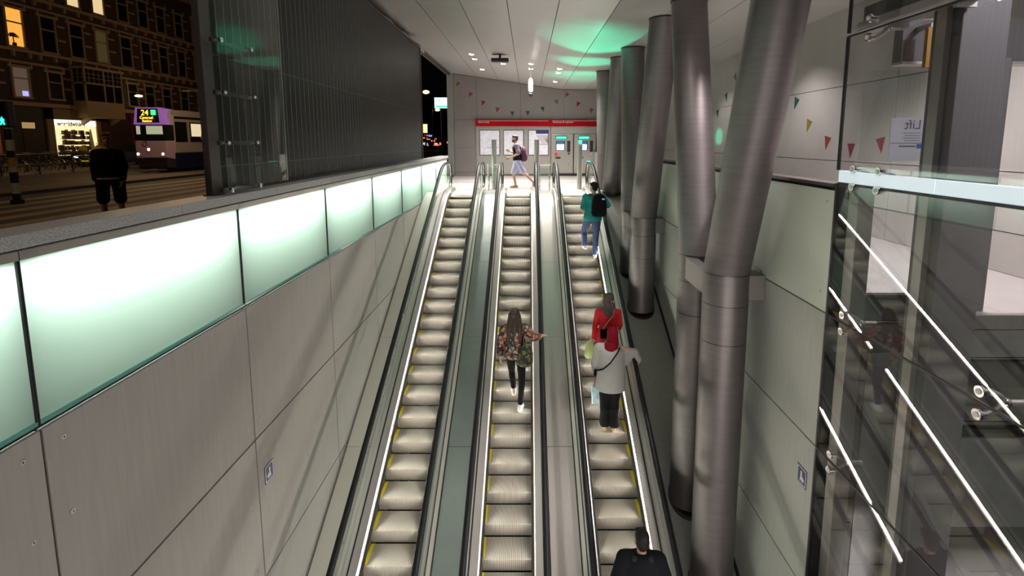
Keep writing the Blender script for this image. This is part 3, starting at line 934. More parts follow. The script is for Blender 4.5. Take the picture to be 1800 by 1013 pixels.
MB().box(XR + 0.004, XR + 0.07, 3.985, 5.23, 1.185, 1.30).build('frosted_cover', fr, t, o, bevel=0.004)
MB().box(XR + 0.002, XR + 0.075, 2.62, 5.23, 1.172, 1.184).build('rail', M['darkmetal'], t, o)

# spider fittings
def spider(y, z, label, n=2, dx=0.10):
    o = (XR, y, z)
    t = thing('spider_fitting', label, 'glass fitting', o, group='spider fittings of the lift glass')
    for s in ((-1, 1) if n == 2 else (1,)):
        p = (XR - 0.001, y, z + s * 0.085)
        fitting(t, o, p, (-1, 0, 0), 0.040)
        MB().tube([(XR + 0.05, y, z + s * 0.085), (XR + 0.12, y, z + s * 0.055), (XR + 0.17, y, z)], [0.022, 0.024, 0.028], 10).build('arm', M['steel'], t, o, smooth=50)
    MB().ball((XR + 0.175, y, z), 0.038, 14, 8).build('hub', M['steel_shiny'], t, o, smooth=60)
    MB().cyl((XR + 0.175, y, z), (XR + 0.33, y, z), 0.022, 12).build('stay', M['steel'], t, o, smooth=40)
spider(4.92, 2.64, 'spider glass fitting near the top beam, at the glass edge')
spider(4.98, 1.24, 'spider glass fitting at the light channel, next to the wall edge')
spider(4.96, -0.22, 'spider glass fitting at the first joint, next to the wall edge')
spider(4.98, -1.74, 'spider glass fitting at the second joint, next to the wall edge')
spider(3.38, -0.22, 'spider glass fitting at the first joint, near the right picture edge')
spider(4.62, 1.24, 'spider glass fitting at the light channel, left of the lift mast')

# lift mast, beams, landing edge, door frame
mm = mat('mast_steel', (0.17, 0.155, 0.16), 0.5, 0.3)
t = thing('lift_mast', 'broad dark steel mast of the lift shaft behind the glass', 'mast', (3.56, 4.25, -6.6))
MB().box(-0.20, 0.17, -0.14, 0.16, 0.0, 10.55).build('box_column', mm, t, bevel=0.006)
MB().box(-0.255, -0.205, -0.05, 0.05, 0.0, 10.5).build('guide_rail', M['steel'], t)
MB().box(0.175, 0.205, -0.02, 0.14, 0.0, 10.4).build('cover_strip', M['darkmetal'], t)
t = thing('shaft_corner_post', 'grey steel corner post behind the glass next to the wall edge', 'post', (3.30, 5.04, -6.6))
MB().box(-0.06, 0.10, -0.05, 0.10, 0.0, 7.75).build('post', M['steel'], t, bevel=0.004)
t = thing('shaft_beam', 'pale steel beam running along the top of the lift glass', 'beam', (3.30, 3.9, 2.66))
MB().box(-0.06, 0.12, -1.3, 1.33, 0.0, 0.09).build('flange', mat('beam_pale', (0.52, 0.45, 0.45), 0.4, 0.2), t, bevel=0.004)
MB().box(0.0, 0.05, -1.3, 1.33, 0.09, 0.24).build('web', M['darkmetal'], t)
for yy in (-0.7, 0.15, 0.85):
    MB().box(-0.05, 0.11, yy, yy + 0.03, -0.05, -0.001).build('hanger', M['steel'], t)
t = thing('cross_beam', 'grey steel beam across the top of the lift opening', 'beam', (4.75, 5.15, 2.36))
MB().box(-1.15, 1.04, -0.06, 0.06, 0.0, 0.40).build('web', mm, t, bevel=0.004)
MB().box(-1.15, 1.04, -0.09, 0.09, -0.025, -0.001).build('flange', M['steel'], t)
MB().box(0.12, 0.22, -0.10, -0.061, 0.28, 0.48).build('bolt_plate', M['steel_shiny'], t)
t = thing('amber_plate', 'amber steel plate hanging under the beam, left of the lift mast', 'plate', (3.76, 4.90, 2.28))
MB().box(-0.075, 0.03, -0.02, 0.02, 0.0, 0.36).build('plate', mat('amber_steel', (0.42, 0.22, 0.06), 0.45, 0.5), t)
MB().box(-0.04, 0.0, 0.0, 0.24, 0.361, 0.40).build('hook', M['steel'], t)
MB().box(0.031, 0.30, -0.02, 0.02, 0.0, 0.06).build('arm', M['steel'], t)

# landing edge and shaft wall below the lobby floor
t = thing('landing_fascia', 'grey steel fascia with a bright lip below the lobby floor', 'fascia', (4.6, 5.0, -0.3))
o = (4.6, 5.0, -0.3)
def fas(x0, x1, y, z0, z1, m, name='panel'):
    MB().box(x0, x1, y, y + 0.06, z0, z1).build(name, m, t, o)
ps = M['steel']; dk = mat('fascia_dark', (0.09, 0.085, 0.08), 0.45, 0.5); gr = mat('fascia_grey', (0.30, 0.29, 0.285), 0.38, 0.6, noise=0.1, nscale=5)
fas(4.02, 5.8, 4.555, -0.13, 0.004, ps); fas(4.02, 5.8, 4.555, -0.40, -0.14, gr)
fas(4.02, 5.8, 4.52, -0.43, -0.405, M['steel_shiny'], 'lip')
fas(4.02, 5.8, 4.555, -0.70, -0.44, dk); fas(4.02, 5.8, 4.60, -1.06, -0.71, mat('fascia_mid', (0.20, 0.185, 0.17), 0.35, 0.7))
fas(4.02, 5.8, 4.54, -1.10, -1.065, M['steel_shiny'], 'lip'); fas(4.02, 5.8, 4.60, -1.22, -1.105, M['black'])
fas(4.02, 5.8, 4.57, -2.15, -1.225, gr); fas(4.02, 5.8, 4.60, -2.9, -2.16, dk); fas(4.02, 5.8, 4.57, -6.6, -2.91, gr)
fas(3.34, 4.01, 5.19, -0.27, 0.004, dk); fas(3.34, 4.01, 5.17, -0.285, -0.275, M['steel_shiny'], 'lip')
fas(3.34, 4.01, 5.19, -0.62, -0.29, mat('fascia_mid', (0, 0, 0))); fas(3.34, 3.60, 5.19, -2.6, -0.63, mat('fascia_brown', (0.19, 0.165, 0.15), 0.35, 0.7)); fas(3.61, 4.01, 5.19, -6.6, -0.63, gr)
fas(3.34, 3.60, 5.19, -6.6, -2.61, dk)
MB().box(4.0, 4.02, 4.62, 5.2, -6.6, 0.004).build('panel', gr, t, o)

t = thing('lift_door_frame', 'grey steel door frame post on the lobby floor, right of the mast', 'door frame', (4.24, 4.72, 0.0))
MB().box(-0.055, 0.055, -0.05, 0.05, 0.0, 2.33).build('upright', mm, t, bevel=0.004)
MB().box(0.06, 0.075, -0.03, 0.03, 0.0, 2.33).build('seal', M['black'], t)
t = thing('lift_notice', 'white notice sheet reading Lift, mirrored on the glass', 'sign', (3.83, 5.22, 1.62))
MB().box(-0.175, 0.175, -0.003, 0.003, -0.22, 0.21).build('sheet', mat('notice_sheet', (0.55, 0.54, 0.57), 0.5), t)
ink = mat('notice_ink', (0.12, 0.12, 0.14), 0.5)
q = text_part('lettering', 'Lift', 0.13, ink, t, (0.13, -0.0045, 0.10), (R(90), 0, 0), align='LEFT', depth=0.001)
q.scale = (-1, 1, 1)
for k, z in enumerate((0.055, 0.03, 0.005, -0.02)):
    MB().box(-0.05 + 0.02 * (k % 2), 0.13, -0.0045, -0.0035, z, z + 0.008).build('text_line', mat('notice_faint', (0.30, 0.30, 0.33), 0.5), t)
MB().box(-0.165, 0.165, -0.0045, -0.0035, -0.045, -0.04).build('rule', ink, t)
MB().box(0.10, 0.15, -0.0045, -0.0035, -0.095, -0.05).build('pictogram', mat('notice_blue', (0.08, 0.12, 0.35), 0.5), t)
MB().box(-0.08, 0.09, -0.0045, -0.0035, -0.08, -0.066).build('text_line', ink, t)
t = thing('lobby_glass', 'clear glass screen between lobby and lift shaft, left of the mast', 'glass pane', (3.67, 5.24, 0.0))
MB().box(-0.30, 0.33, -0.005, 0.005, 0.01, 2.3).build('pane', M['glass'], t)
MB().box(-0.30, 0.33, -0.012, 0.012, -0.0, 0.009).build('channel', M['darkmetal'], t)

# ================================================================== PICTOGRAM SIGNS
blue = mat('sign_blue', (0.035, 0.045, 0.14), 0.4)
def pictogram(x, y, z, s, label):
    t = thing('pictogram_sign', label, 'sign', (x, y, z))
    a, c = (0.0, 0.006) if s > 0 else (-0.006, 0.0)
    MB().box(a, c, -0.10, 0.10, -0.11, 0.11).build('plate', blue, t, bevel=0.002)
    f = (c, c + 0.002) if s > 0 else (a - 0.002, a)
    b = MB()
    for y0, y1, z0, z1 in ((-0.09, 0.09, 0.088, 0.097), (-0.09, 0.09, -0.097, -0.088), (-0.09, -0.081, -0.097, 0.097), (0.081, 0.09, -0.097, 0.097)):
        b.box(f[0], f[1], y0, y1, z0, z1)
    b.build('border_line', M['white'], t)
    b = MB()   # figure: raised hand on a rail
    b.prism([(-0.005 , 0.055), (0.022, 0.055), (0.022, -0.015), (-0.005, -0.015)], 'x', *f)
    b.prism([(-0.055, -0.03), (-0.02, -0.005), (0.022, -0.015), (0.035, -0.06), (-0.045, -0.06)], 'x', *f)
    b.build('figure', M['white'], t)
def on_wall(px, py, X):
    D = 900 * X / (px - 928); z = (248 - py) * D * 0.9917 / 900
    return (D + 0.129 * z) / 0.9917, EYE + z
y, z = on_wall(472.5, 829, XL)
pictogram(XL + 0.001, y, z, 1, 'small blue pictogram sign on the left panel wall')
y, z = on_wall(1410, 837, XR)
pictogram(XR - 0.001, y, z, -1, 'small blue pictogram sign on the right wall beside the lift glass')
# ================================================================== PEOPLE
def remesh(mb, voxel, smooth=3, factor=0.5):
    """fuse the shapes of a mesh builder into one continuous smooth surface"""
    me = bpy.data.meshes.new('tmp')
    me.from_pydata(mb.v, [], mb.f)
    bm = bmesh.new(); bm.from_mesh(me)
    bmesh.ops.recalc_face_normals(bm, faces=bm.faces)
    bm.to_mesh(me); bm.free()
    ob = bpy.data.objects.new('tmp', me)
    COL.objects.link(ob)
    r = ob.modifiers.new('r', 'REMESH'); r.mode = 'VOXEL'; r.voxel_size = voxel; r.use_smooth_shade = True
    s = ob.modifiers.new('s', 'SMOOTH'); s.iterations = smooth; s.factor = factor
    dg = bpy.context.evaluated_depsgraph_get()
    out = bpy.data.meshes.new_from_object(ob.evaluated_get(dg))
    bpy.data.objects.remove(ob); bpy.data.meshes.remove(me)
    return out
def link_mesh(name, me, m, parent):
    me.materials.clear(); me.materials.append(m); me.name = name
    me.polygons.foreach_set('use_smooth', [True] * len(me.polygons))
    o = bpy.data.objects.new(name, me); COL.objects.link(o); o.parent = parent
    return o
def fused(name, mb, m, parent, voxel=0.012, smooth=4):
    return link_mesh(name, remesh(mb, voxel, smooth), m, parent)

V = Vector
class Figure:
    """a posed human of 1.75 m (scaled afterwards); +y is forward, +x its right"""
    def __init__(self, **j):
        J = dict(pel=(0, 0, .95), chest=(0, .01, 1.27), neck=(0, 0, 1.47), head=(0, .02, 1.635),
                 shL=(-.19, 0, 1.41), elL=(-.24, -.02, 1.13), wrL=(-.23, .06, .89), haL=None,
                 shR=(.19, 0, 1.41), elR=(.24, -.02, 1.13), wrR=(.23, .06, .89), haR=None,
                 hiL=(-.095, 0, .92), knL=(-.10, .02, .50), anL=(-.10, -.02, .085),
                 hiR=(.095, 0, .92), knR=(.10, .02, .50), anR=(.10, -.02, .085),
                 toeL=None, toeR=None, look=0.0, thin=1.0)
        J.update(j)
        self.J = {k: (V(v) if isinstance(v, tuple) else v) for k, v in J.items()}
    def spine(self, t):
        """t from 0 (pelvis) over 0.6 (chest) to 1 (neck)"""
        J = self.J
        if t < 0.62: return J['pel'].lerp(J['chest'], t / 0.62)
        return J['chest'].lerp(J['neck'], (t - 0.62) / 0.38)
    def torso(self, b, grow=0.0, lo=-0.25, hi=1.0, flare=0.0, seg=24):
        th = self.J['thin']
        S = [(-0.25, .150, .105), (-0.12, .168, .120), (0.0, .172, .125), (0.2, .150, .112), (0.4, .142, .108), (0.6, .163, .118), (0.78, .178, .118), (0.88, .165, .100), (0.96, .100, .078), (1.0, .062, .062)]
        pts = [(t, rx, ry) for t, rx, ry in S if lo <= t <= hi]
        def at(t):
            for i in range(1, len(S)):
                if t <= S[i][0]:
                    f = (t - S[i - 1][0]) / (S[i][0] - S[i - 1][0])
                    return (t, S[i - 1][1] + f * (S[i][1] - S[i - 1][1]), S[i - 1][2] + f * (S[i][2] - S[i - 1][2]))
            return S[-1]
        if lo not in [p[0] for p in pts]: pts.insert(0, at(lo) if lo > S[0][0] else (lo, S[0][1], S[0][2]))
        if hi not in [p[0] for p in pts]: pts.append(at(hi))
        J = self.J
        sd = (J['shR'] - J['shL']); sd.z = 0; sd.normalize()
        hd = (J['hiR'] - J['hiL']); hd.z = 0; hd.normalize()
        rs = []
        for t, rx, ry in pts:
            c = self.spine(t) if t >= 0 else J['pel'] + V((0, 0, -0.32)) * (-t)
            f = max(0, min(1, t)); d = hd.lerp(sd, f).normalized(); q = V((-d.y, d.x, 0))
            k = flare * max(0.0, (0.45 - t))
            rs.append([tuple(c + d * ((rx * th + grow + k) * math.cos(a)) + q * ((ry * th + grow + k * .8) * math.sin(a))) for a in [2 * math.pi * i / seg for i in range(seg)]])
        b.rings(rs)
    def limb(self, b, a, m, e, r0, r1, r2, f0=0.0, f1=1.0, flare=0.0):
        """two tapered bones a-m-e, kept between the fractions f0..f1 of their length"""
        A, Mi, E = a, m, e
        def pt(f):
            return (A.lerp(Mi, f * 2), r0 + (r1 - r0) * f * 2) if f < .5 else (Mi.lerp(E, f * 2 - 1), r1 + (r2 - r1) * (f * 2 - 1))
        fs = [f0] + [x for x in (0.25, 0.5, 0.75) if f0 < x < f1] + [f1]
        for i in range(len(fs) - 1):
            p, q = pt(fs[i]), pt(fs[i + 1])
            b.rcone(p[0], p[1], q[0], q[1] + (flare if i == len(fs) - 2 else 0))
    def legs(self, b, g=0.0, f1=1.0, flare=0.0, sides='LR', f0=0.0):
        J = self.J; th = J['thin']
        for s in sides:
            self.limb(b, J['hi' + s], J['kn' + s], J['an' + s], .088 * th + g, .056 * th + g, .038 * th + g, f0, f1, flare)
            if f1 > 0.6 and f0 < .6: # calf muscle
                c = J['kn' + s].lerp(J['an' + s], .3) + V((0, -.012, 0))
                b.rcone(c, .053 * th + g, J['kn' + s].lerp(J['an' + s], .62), .042 * th + g)
    def arms(self, b, g=0.0, f1=1.0, flare=0.0, sides='LR'):
        J = self.J; th = J['thin']
        for s in sides:
            self.limb(b, J['sh' + s], J['el' + s], J['wr' + s], .054 * th + g, .041 * th + g, .027 * th + g, 0.0, f1, flare)
            if g > 0: b.rcone(J['sh' + s], .057 * th + g, self.spine(.84), .078 + g)
    def foot(self, b, s, g=0.0, low=False):
        J = self.J; an = J['an' + s]
        toe = J['toe' + s]
        if toe is None:
            toe = an + V((.015 if s == 'R' else -.015, .17, -.055))
        d = (toe - an); d.z = 0; d.normalize()
        heel = an + V((0, 0, -.05)) - d * .055
        up = (toe - an) * 0
        b.rcone(an if not low else an + V((0, 0, -.02)), .036 + g, heel, .032 + g)
        b.rcone(heel, .031 + g, toe - d * .05 + V((d.y * .012, -d.x * .012, 0)), .034 + g)
        b.rcone(toe - d * .05, .036 + g, toe, .026 + g)
        b.rcone(an + V((0, 0, -.005)), .034 + g, toe - d * .06, .028 + g)
    def hand(self, b, s, curl=0.6):
        J = self.J; wr, el = J['wr' + s], J['el' + s]
        d = (wr - el).normalized() if J['ha' + s] is None else (J['ha' + s] - wr).normalized()
        ref = V((0, 1, 0)) if abs(d.y) < .8 else V((0, 0, 1))
        w = (ref - d * ref.dot(d)).normalized()              # across the palm, towards the thumb
        n = d.cross(w) * (1 if s == 'L' else -1)             # palm side
        if n.dot(V((-1 if s == 'R' else 1, 0, -0.4))) < 0: n = -n
        L = .095
        for k in range(4):
            o = (k - 1.5) * .021
            b.rcone(wr + w * o * .55, .016, wr + d * L * (1 - .05 * abs(k - 2)) + w * o, .0125, 8)
        ln = (.060, .072, .078, .068)
        for k in range(4):
            o = (k - 1.5) * .0225
            p = wr + d * L * (1 - .05 * abs(k - 2)) + w * o
            fan = d + w * (k - 1.5) * .07
            q = p + (fan * math.cos(curl * .6) + n * math.sin(curl * .6)).normalized() * ln[k] * .52
            r = q + (fan * math.cos(curl * 1.5) + n * math.sin(curl * 1.5)).normalized() * ln[k] * .5
            b.rcone(p, .0105, q, .0095, 8); b.rcone(q, .0095, r, .008, 8)
        p = wr + d * .03 + w * .026
        q = p + (d * .62 + w * .72 + n * .2).normalized() * .04
        r = q + (d * .9 + w * .2 + n * .35).normalized() * .034
        b.rcone(p, .014, q, .0115, 8); b.rcone(q, .0115, r, .009, 8)
    def headpt(self, x, y, z):
        a = self.J['look']; c, s = math.cos(a), math.sin(a)
        return self.J['head'] + V((x * c - y * s, x * s + y * c, z))
    def body(self, parent, skin, curlL=.6, curlR=.6, voxel=.0072):
        b = MB(); J = self.J
        self.torso(b)
        self.legs(b); self.arms(b)
        for s in 'LR':
            self.foot(b, s, -.004); self.hand(b, s, curlL if s == 'L' else curlR)
            b.rcone(J['sh' + s], .056 * J['thin'], self.spine(.82), .075)
        b.rcone(self.spine(.95), .058, J['head'] + V((0, -.012, -.05)), .052)
        a = J['look']; rot = Matrix.Rotation(a, 3, 'Z')
        b.ball(self.headpt(0, -.008, .025), (.074, .093, .092), 20, 12, rot)
        b.ball(self.headpt(0, .020, -.045), (.058, .066, .075), 18, 10, rot)
        b.rcone(self.headpt(0, .074, -.098), .018, self.headpt(0, .066, -.088), .026)
        b.rcone(self.headpt(0, .083, .012), .010, self.headpt(0, .106, -.030), .013, 8)
        b.rcone(self.headpt(-.012, .094, -.036), .008, self.headpt(.012, .094, -.036), .008, 8)
        b.rcone(self.headpt(-.03, .080, .030), .010, self.headpt(.03, .080, .030), .010, 8)
        b.rcone(self.headpt(-.018, .084, -.066), .008, self.headpt(.018, .084, -.066), .008, 8)
        for s in (-1, 1):
            b.ball(self.headpt(s * .076, -.008, -.008), (.011, .020, .033), 10, 8, rot)
        o = fused('body', b, skin, parent, voxel, 2)
        for s in (-1, 1):
            e = MB().ball(self.headpt(s * .031, .079, .008), (.013, .009, .008), 12, 8, rot)
            e.build('eye', EYEM, parent, smooth=60)
        m = MB().rcone(self.headpt(-.020, .089, -.066), .0055, self.headpt(.020, .089, -.066), .0055, 8)
        m.build('mouth', LIP, parent, smooth=60)
        return o
    def hair(self, parent, m, kind='short'):
        b = MB(); rot = Matrix.Rotation(self.J['look'], 3, 'Z')
        b.ball(self.headpt(0, -.016, .050), (.081, .097, .078), 20, 12, rot)
        b.ball(self.headpt(0, -.036, .005), (.079, .074, .090), 18, 10, rot)
        if kind == 'short':
            b.ball(self.headpt(0, -.05, -.045), (.058, .048, .055), 14, 8, rot)
            b.rcone(self.headpt(-.04, .07, .075), .02, self.headpt(.04, .07, .075), .022)
        if kind == 'beard':
            b.rcone(self.headpt(-.05, .07, .085), .028, self.headpt(.05, .07, .085), .028)
        if kind == 'long':
            for x in (-.055, 0, .055):
                b.rcone(self.headpt(x, -.045, .02), .05, self.J['neck'] + V((x * 1.5, -.10, -.02)), .055)
                b.rcone(self.J['neck'] + V((x * 1.5, -.10, -.02)), .055, self.J['neck'] + V((x * 1.8 - .01, -.135, -.27)), .022)
        o = fused('hair', b, m, parent, .010, 2)
        if kind == 'beard':
            q = MB()
            q.ball(self.headpt(0, .040, -.072), (.060, .062, .058), 16, 10, rot)
            q.rcone(self.headpt(-.062, .0, -.03), .016, self.headpt(-.05, .04, -.075), .022)
            q.rcone(self.headpt(.062, .0, -.03), .016, self.headpt(.05, .04, -.075), .022)
            q.rcone(self.headpt(-.028, .088, -.050), .010, self.headpt(.028, .088, -.050), .010)
            fused('beard', q, m, parent, .009, 2)
        return o

EYEM = mat('eye_dark', (0.03, 0.02, 0.02), 0.2)
LIP = mat('lip', (0.36, 0.14, 0.12), 0.5)
SKIN = mat('skin_light', (0.56, 0.34, 0.25), 0.5)
SKIN2 = mat('skin_tan', (0.40, 0.22, 0.15), 0.5)
HAIR_B = mat('hair_black', (0.008, 0.006, 0.006), 0.6, spec=0.25)
HAIR_BR = mat('hair_brown', (0.035, 0.020, 0.012), 0.45, noise=0.5, nscale=40, stretch=(1, 1, 0.1))
HAIR_F = mat('hair_fair', (0.20, 0.12, 0.06), 0.5)
DENIM = mat('denim', (0.050, 0.075, 0.19), 0.75, noise=0.25, nscale=30, bump=0.2, bscale=40)
BLACKC = mat('cloth_black', (0.007, 0.007, 0.008), 0.9, spec=0.12, bump=0.2, bscale=40)
TEAL = mat('cloth_teal', (0.008, 0.245, 0.215), 0.75, noise=0.08, nscale=20, bump=0.25, bscale=25)
SHOE = mat('shoe_white', (0.70, 0.67, 0.60), 0.5)
REDC = mat('cloth_red', (0.56, 0.006, 0.012), 0.75, noise=0.1, nscale=15, bump=0.25, bscale=25)
CRIMSON = mat('scarf_crimson', (0.19, 0.004, 0.014), 0.85, spec=0.15, bump=0.3, bscale=30)
SCARF = mat('scarf_taupe', (0.11, 0.085, 0.085), 0.9, spec=0.15, noise=0.2, nscale=25, bump=0.3, bscale=30)
GREYC = mat('knit_grey', (0.40, 0.385, 0.37), 0.85, noise=0.08, nscale=40, bump=0.35, bscale=45)
WHITEC = mat('cloth_white', (0.66, 0.63, 0.58), 0.7)
LILAC = mat('cloth_lilac', (0.47, 0.46, 0.68), 0.75, bump=0.2, bscale=25)
GREYT = mat('cloth_greytee', (0.17, 0.15, 0.18), 0.75)
PURPLE = mat('pack_purple', (0.14, 0.035, 0.09), 0.7)

def floral(name, base, c1, c2, c3, scale):
    m = mat(name, base, 0.7)
    nt = m.node_tree; b = nt.nodes['Principled BSDF']
    tc = nt.nodes.new('ShaderNodeTexCoord')
    cur = None
    for k, (c, off, th) in enumerate(((c1, 0.0, .44), (c2, 3.7, .40), (c3, 8.1, .36))):
        mp = nt.nodes.new('ShaderNodeMapping'); mp.inputs['Location'].default_value = (off, off * .6, off * .3)
        vo = nt.nodes.new('ShaderNodeTexVoronoi'); vo.inputs['Scale'].default_value = scale * (1 + .18 * k)
        no = nt.nodes.new('ShaderNodeMath'); no.operation = 'LESS_THAN'; no.inputs[1].default_value = th
        nt.links.new(tc.outputs['Object'], mp.inputs[0]); nt.links.new(mp.outputs[0], vo.inputs['Vector'])
        nt.links.new(vo.outputs['Distance'], no.inputs[0])
        mx = nt.nodes.new('ShaderNodeMix'); mx.data_type = 'RGBA'
        mx.inputs[7].default_value = (*c, 1)
        if cur is None: mx.inputs[6].default_value = (*base, 1)
        else: nt.links.new(cur, mx.inputs[6])
        nt.links.new(no.outputs[0], mx.inputs[0]); cur = mx.outputs[2]
    nt.links.new(cur, b.inputs['Base Color'])
    return m
FLORAL = floral('cloth_floral', (0.010, 0.014, 0.020), (0.03, 0.11, 0.11), (0.46, 0.27, 0.14), (0.42, 0.06, 0.05), 13)
CAMO = floral('cloth_camo', (0.012, 0.016, 0.008), (0.045, 0.055, 0.015), (0.14, 0.14, 0.035), (0.006, 0.007, 0.005), 14)

def person(label, loc, rz, height):
    t = thing('person', label, 'person', loc, rz)
    s = height / 1.745
    t.scale = (s, s, s)
    return t
def on_root(t):
    """a separate thing worn or held by the figure: same frame as the figure's own space"""
    return t.matrix_basis.copy()
def held(name, label, cat, fig_root, at):
    e = thing(name, label, cat)
    mw = Matrix.LocRotScale(fig_root.location, fig_root.rotation_euler, fig_root.scale)
    e.location = mw @ V(at); e.rotation_euler = fig_root.rotation_euler; e.scale = fig_root.scale
    return e
def shift(b, at):
    a = V(at); b.v = [tuple(V(p) - a) for p in b.v]; return b

def backpack(fig_root, F, label, m, at, size, logo=False, straps=True, name='backpack'):
    """at = centre of the pack in the figure's space"""
    e = held(name, label, 'bag', fig_root, at)
    w, d, h = size
    b = MB()
    b.rings([[(w * kx * math.copysign(abs(math.cos(a)) ** .6, math.cos(a)), d * kx * math.copysign(abs(math.sin(a)) ** .6, math.sin(a)) - dy, z) for a in [2 * math.pi * i / 24 for i in range(24)]]
             for z, kx, dy in ((-h, .80, .0), (-h * .8, .98, .01), (-h * .2, 1.0, .012), (h * .5, .93, .0), (h * .85, .72, -.01), (h, .40, -.02))])
    fused('pack', b, m, e, .012, 4)
    b = MB()
    b.rings([[(w * .78 * kx * math.copysign(abs(math.cos(a)) ** .6, math.cos(a)), d * .4 * kx * math.sin(a) - d * .95, z) for a in [2 * math.pi * i / 20 for i in range(20)]] for z, kx in ((-h * .85, .85), (-h * .6, 1.0), (-h * .1, 1.0), (h * .05, .7))])
    fused('front_pocket', b, m, e, .012, 4)
    if straps:
        for s in (-1, 1):
            p = [V(at) + V((s * w * .55, d * .6, h * .75)), F.J['sh' + ('R' if s > 0 else 'L')] + V((-s * .06, -.02, .075)), F.J['sh' + ('R' if s > 0 else 'L')] + V((-s * .055, .10, .0)), V((s * .12, .14, 1.2)), V((s * .16, .05, 1.10)), V(at) + V((s * w * .8, d * .5, -h * .7))]
            shift(MB().tube(p, .018, 8, .45), at).build('strap', m, e, smooth=60)
    if logo:
        b = MB().box(w * .28, w * .62, -d - .006, -d * .6, h * .55, h * .66)
        b.build('logo_patch', M['white'], e)
    shift(MB().tube([V(at) + V((-.03, d * .3, h * .95)), V(at) + V((0, d * .2, h * 1.12)), V(at) + V((.03, d * .3, h * .95))], .008, 8), at).build('grab_loop', m, e, smooth=60)
    return e

# step heights: n-th nose of an escalator
def step_at(n, ph):
    y = 6.747 + 0.42 * (n + ph)
    return y, -7.93 + 0.5162 * y

# ---- 1 teal shirt, climbing near the top of the right escalator
y, z = step_at(14, .19)
P1 = person('person in a teal T-shirt and jeans climbing the right escalator with a black backpack', (1.68, y + 0.10, z), R(3), 1.93)
UP = 0.1965
F = Figure(pel=(-.03, .05, .97), chest=(-.01, .07, 1.28), neck=(.0, .08, 1.48), head=(-.01, .10, 1.64), look=R(35),
           shL=(-.20, .08, 1.41), elL=(-.255, .06, 1.14), wrL=(-.21, .24, 1.02), haL=(-.19, .36, 1.06),
           shR=(.20, .06, 1.42), elR=(.33, .03, 1.20), wrR=(.30, .25, 1.16), haR=(.29, .36, 1.13),
           hiL=(-.12, .05, .94), knL=(-.20, .22, .60), anL=(-.19, .10, .085 + UP + .0), hiR=(.07, .05, .93), knR=(.05, .06, .51), anR=(.03, .0, .085))
F.body(P1, SKIN, .7, .9)
F.hair(P1, HAIR_B)
b = MB(); F.torso(b, .022, -.30, .965, .05); F.arms(b, .022, .42, .012)
fused('t_shirt', b, TEAL, P1)
b = MB(); F.torso(b, .014, -.30, .1); F.legs(b, .018, .95, .012)
fused('jeans', b, DENIM, P1)
for s in 'LR':
    b = MB(); F.foot(b, s, .010); fused('shoe', b, SHOE, P1, .009, 2)
backpack(P1, F, 'black backpack with a small white patch on the back of the teal shirt', BLACKC, (.07, -.17, 1.25), (.17, .10, .25), logo=True)

# ---- 2 red coat woman
y, z = step_at(6, .19)
P2 = person('woman in a red coat and taupe headscarf standing on the right escalator', (1.53, y + 0.14, z), R(0), 1.80)
F = Figure(thin=.95, chest=(.02, 0, 1.27), neck=(.03, 0, 1.47), head=(.035, .02, 1.63), look=R(-70),
           shL=(-.175, 0, 1.40), shR=(.195, 0, 1.40), elL=(-.235, -.02, 1.13), wrL=(-.25, .02, .88), elR=(.24, .02, 1.15), wrR=(.25, .16, 1.02), haR=(.28, .26, 1.02))
F.body(P2, SKIN, .9, .6)
b = MB(); F.torso(b, .028, .0, .96, .03)
b.rings([[(.0 + (rx) * math.cos(a), -.01 + ry * math.sin(a), zz) for a in [2 * math.pi * i / 28 for i in range(28)]] for zz, rx, ry in ((.62, .255, .175), (.80, .225, .160), (.98, .198, .150), (1.08, .180, .14))])
F.arms(b, .013, .93, .006)
fused('coat', b, REDC, P2)
b = MB()
b.rings([[(.0 + rx * math.cos(a), -.0 + ry * math.sin(a), zz) for a in [2 * math.pi * i / 28 for i in range(28)]] for zz, rx, ry in ((.10, .165, .12), (.35, .165, .125), (.70, .185, .14))])
fused('white_skirt', b, WHITEC, P2)
def headscarf(F, root, m, drape=.14, open_face=True):
    b = MB(); rot = Matrix.Rotation(F.J['look'], 3, 'Z')
    b.ball(F.headpt(0, -.022, .045), (.094, .110, .098), 20, 12, rot)
    b.ball(F.headpt(0, -.045, -.02), (.093, .085, .120), 20, 12, rot)
    b.rcone(F.headpt(0, -.01, -.115), .082, F.J['neck'] + V((0, .0, -.0)), .100)
    for s in (-1, 1): b.rcone(F.headpt(s * .066, .015, -.06), .034, F.headpt(s * .05, .03, -.12), .042)
    b.rcone(F.J['neck'] + V((0, 0, .01)), .105, F.J['neck'] + V((-.02, -.02, -drape * .5)), .130)
    fused('headscarf', b, m, root, .011, 4)
headscarf(F, P2, SCARF)
for s in 'LR':
    b = MB(); F.foot(b, s, .008); fused('shoe', b, mat('shoe_tan', (.45, .30, .16), .5), P2, .009, 2)
def handbag(root, at, size, label, m, strap_pts, flap=True):
    e = held('handbag', label, 'bag', root, at)
    w, d, h = size
    MB().box(-w, w, -d, d, -h, h).build('pouch', m, e, bevel=.018)
    if flap:
        MB().box(-w * 1.02, w * 1.02, -d - .008, -d - .001, -h * .05, h * 1.02).build('flap', m, e, bevel=.003)
        MB().box(.0, w * .5, -d - .014, -d - .009, -h * .55, h * .95).build('clasp_panel', WHITEC, e)
    shift(MB().tube(strap_pts, .009, 8, .6), at).build('strap', mat('strap_rose', (.42, .27, .25), .5) if flap else m, e, smooth=60)
    return e
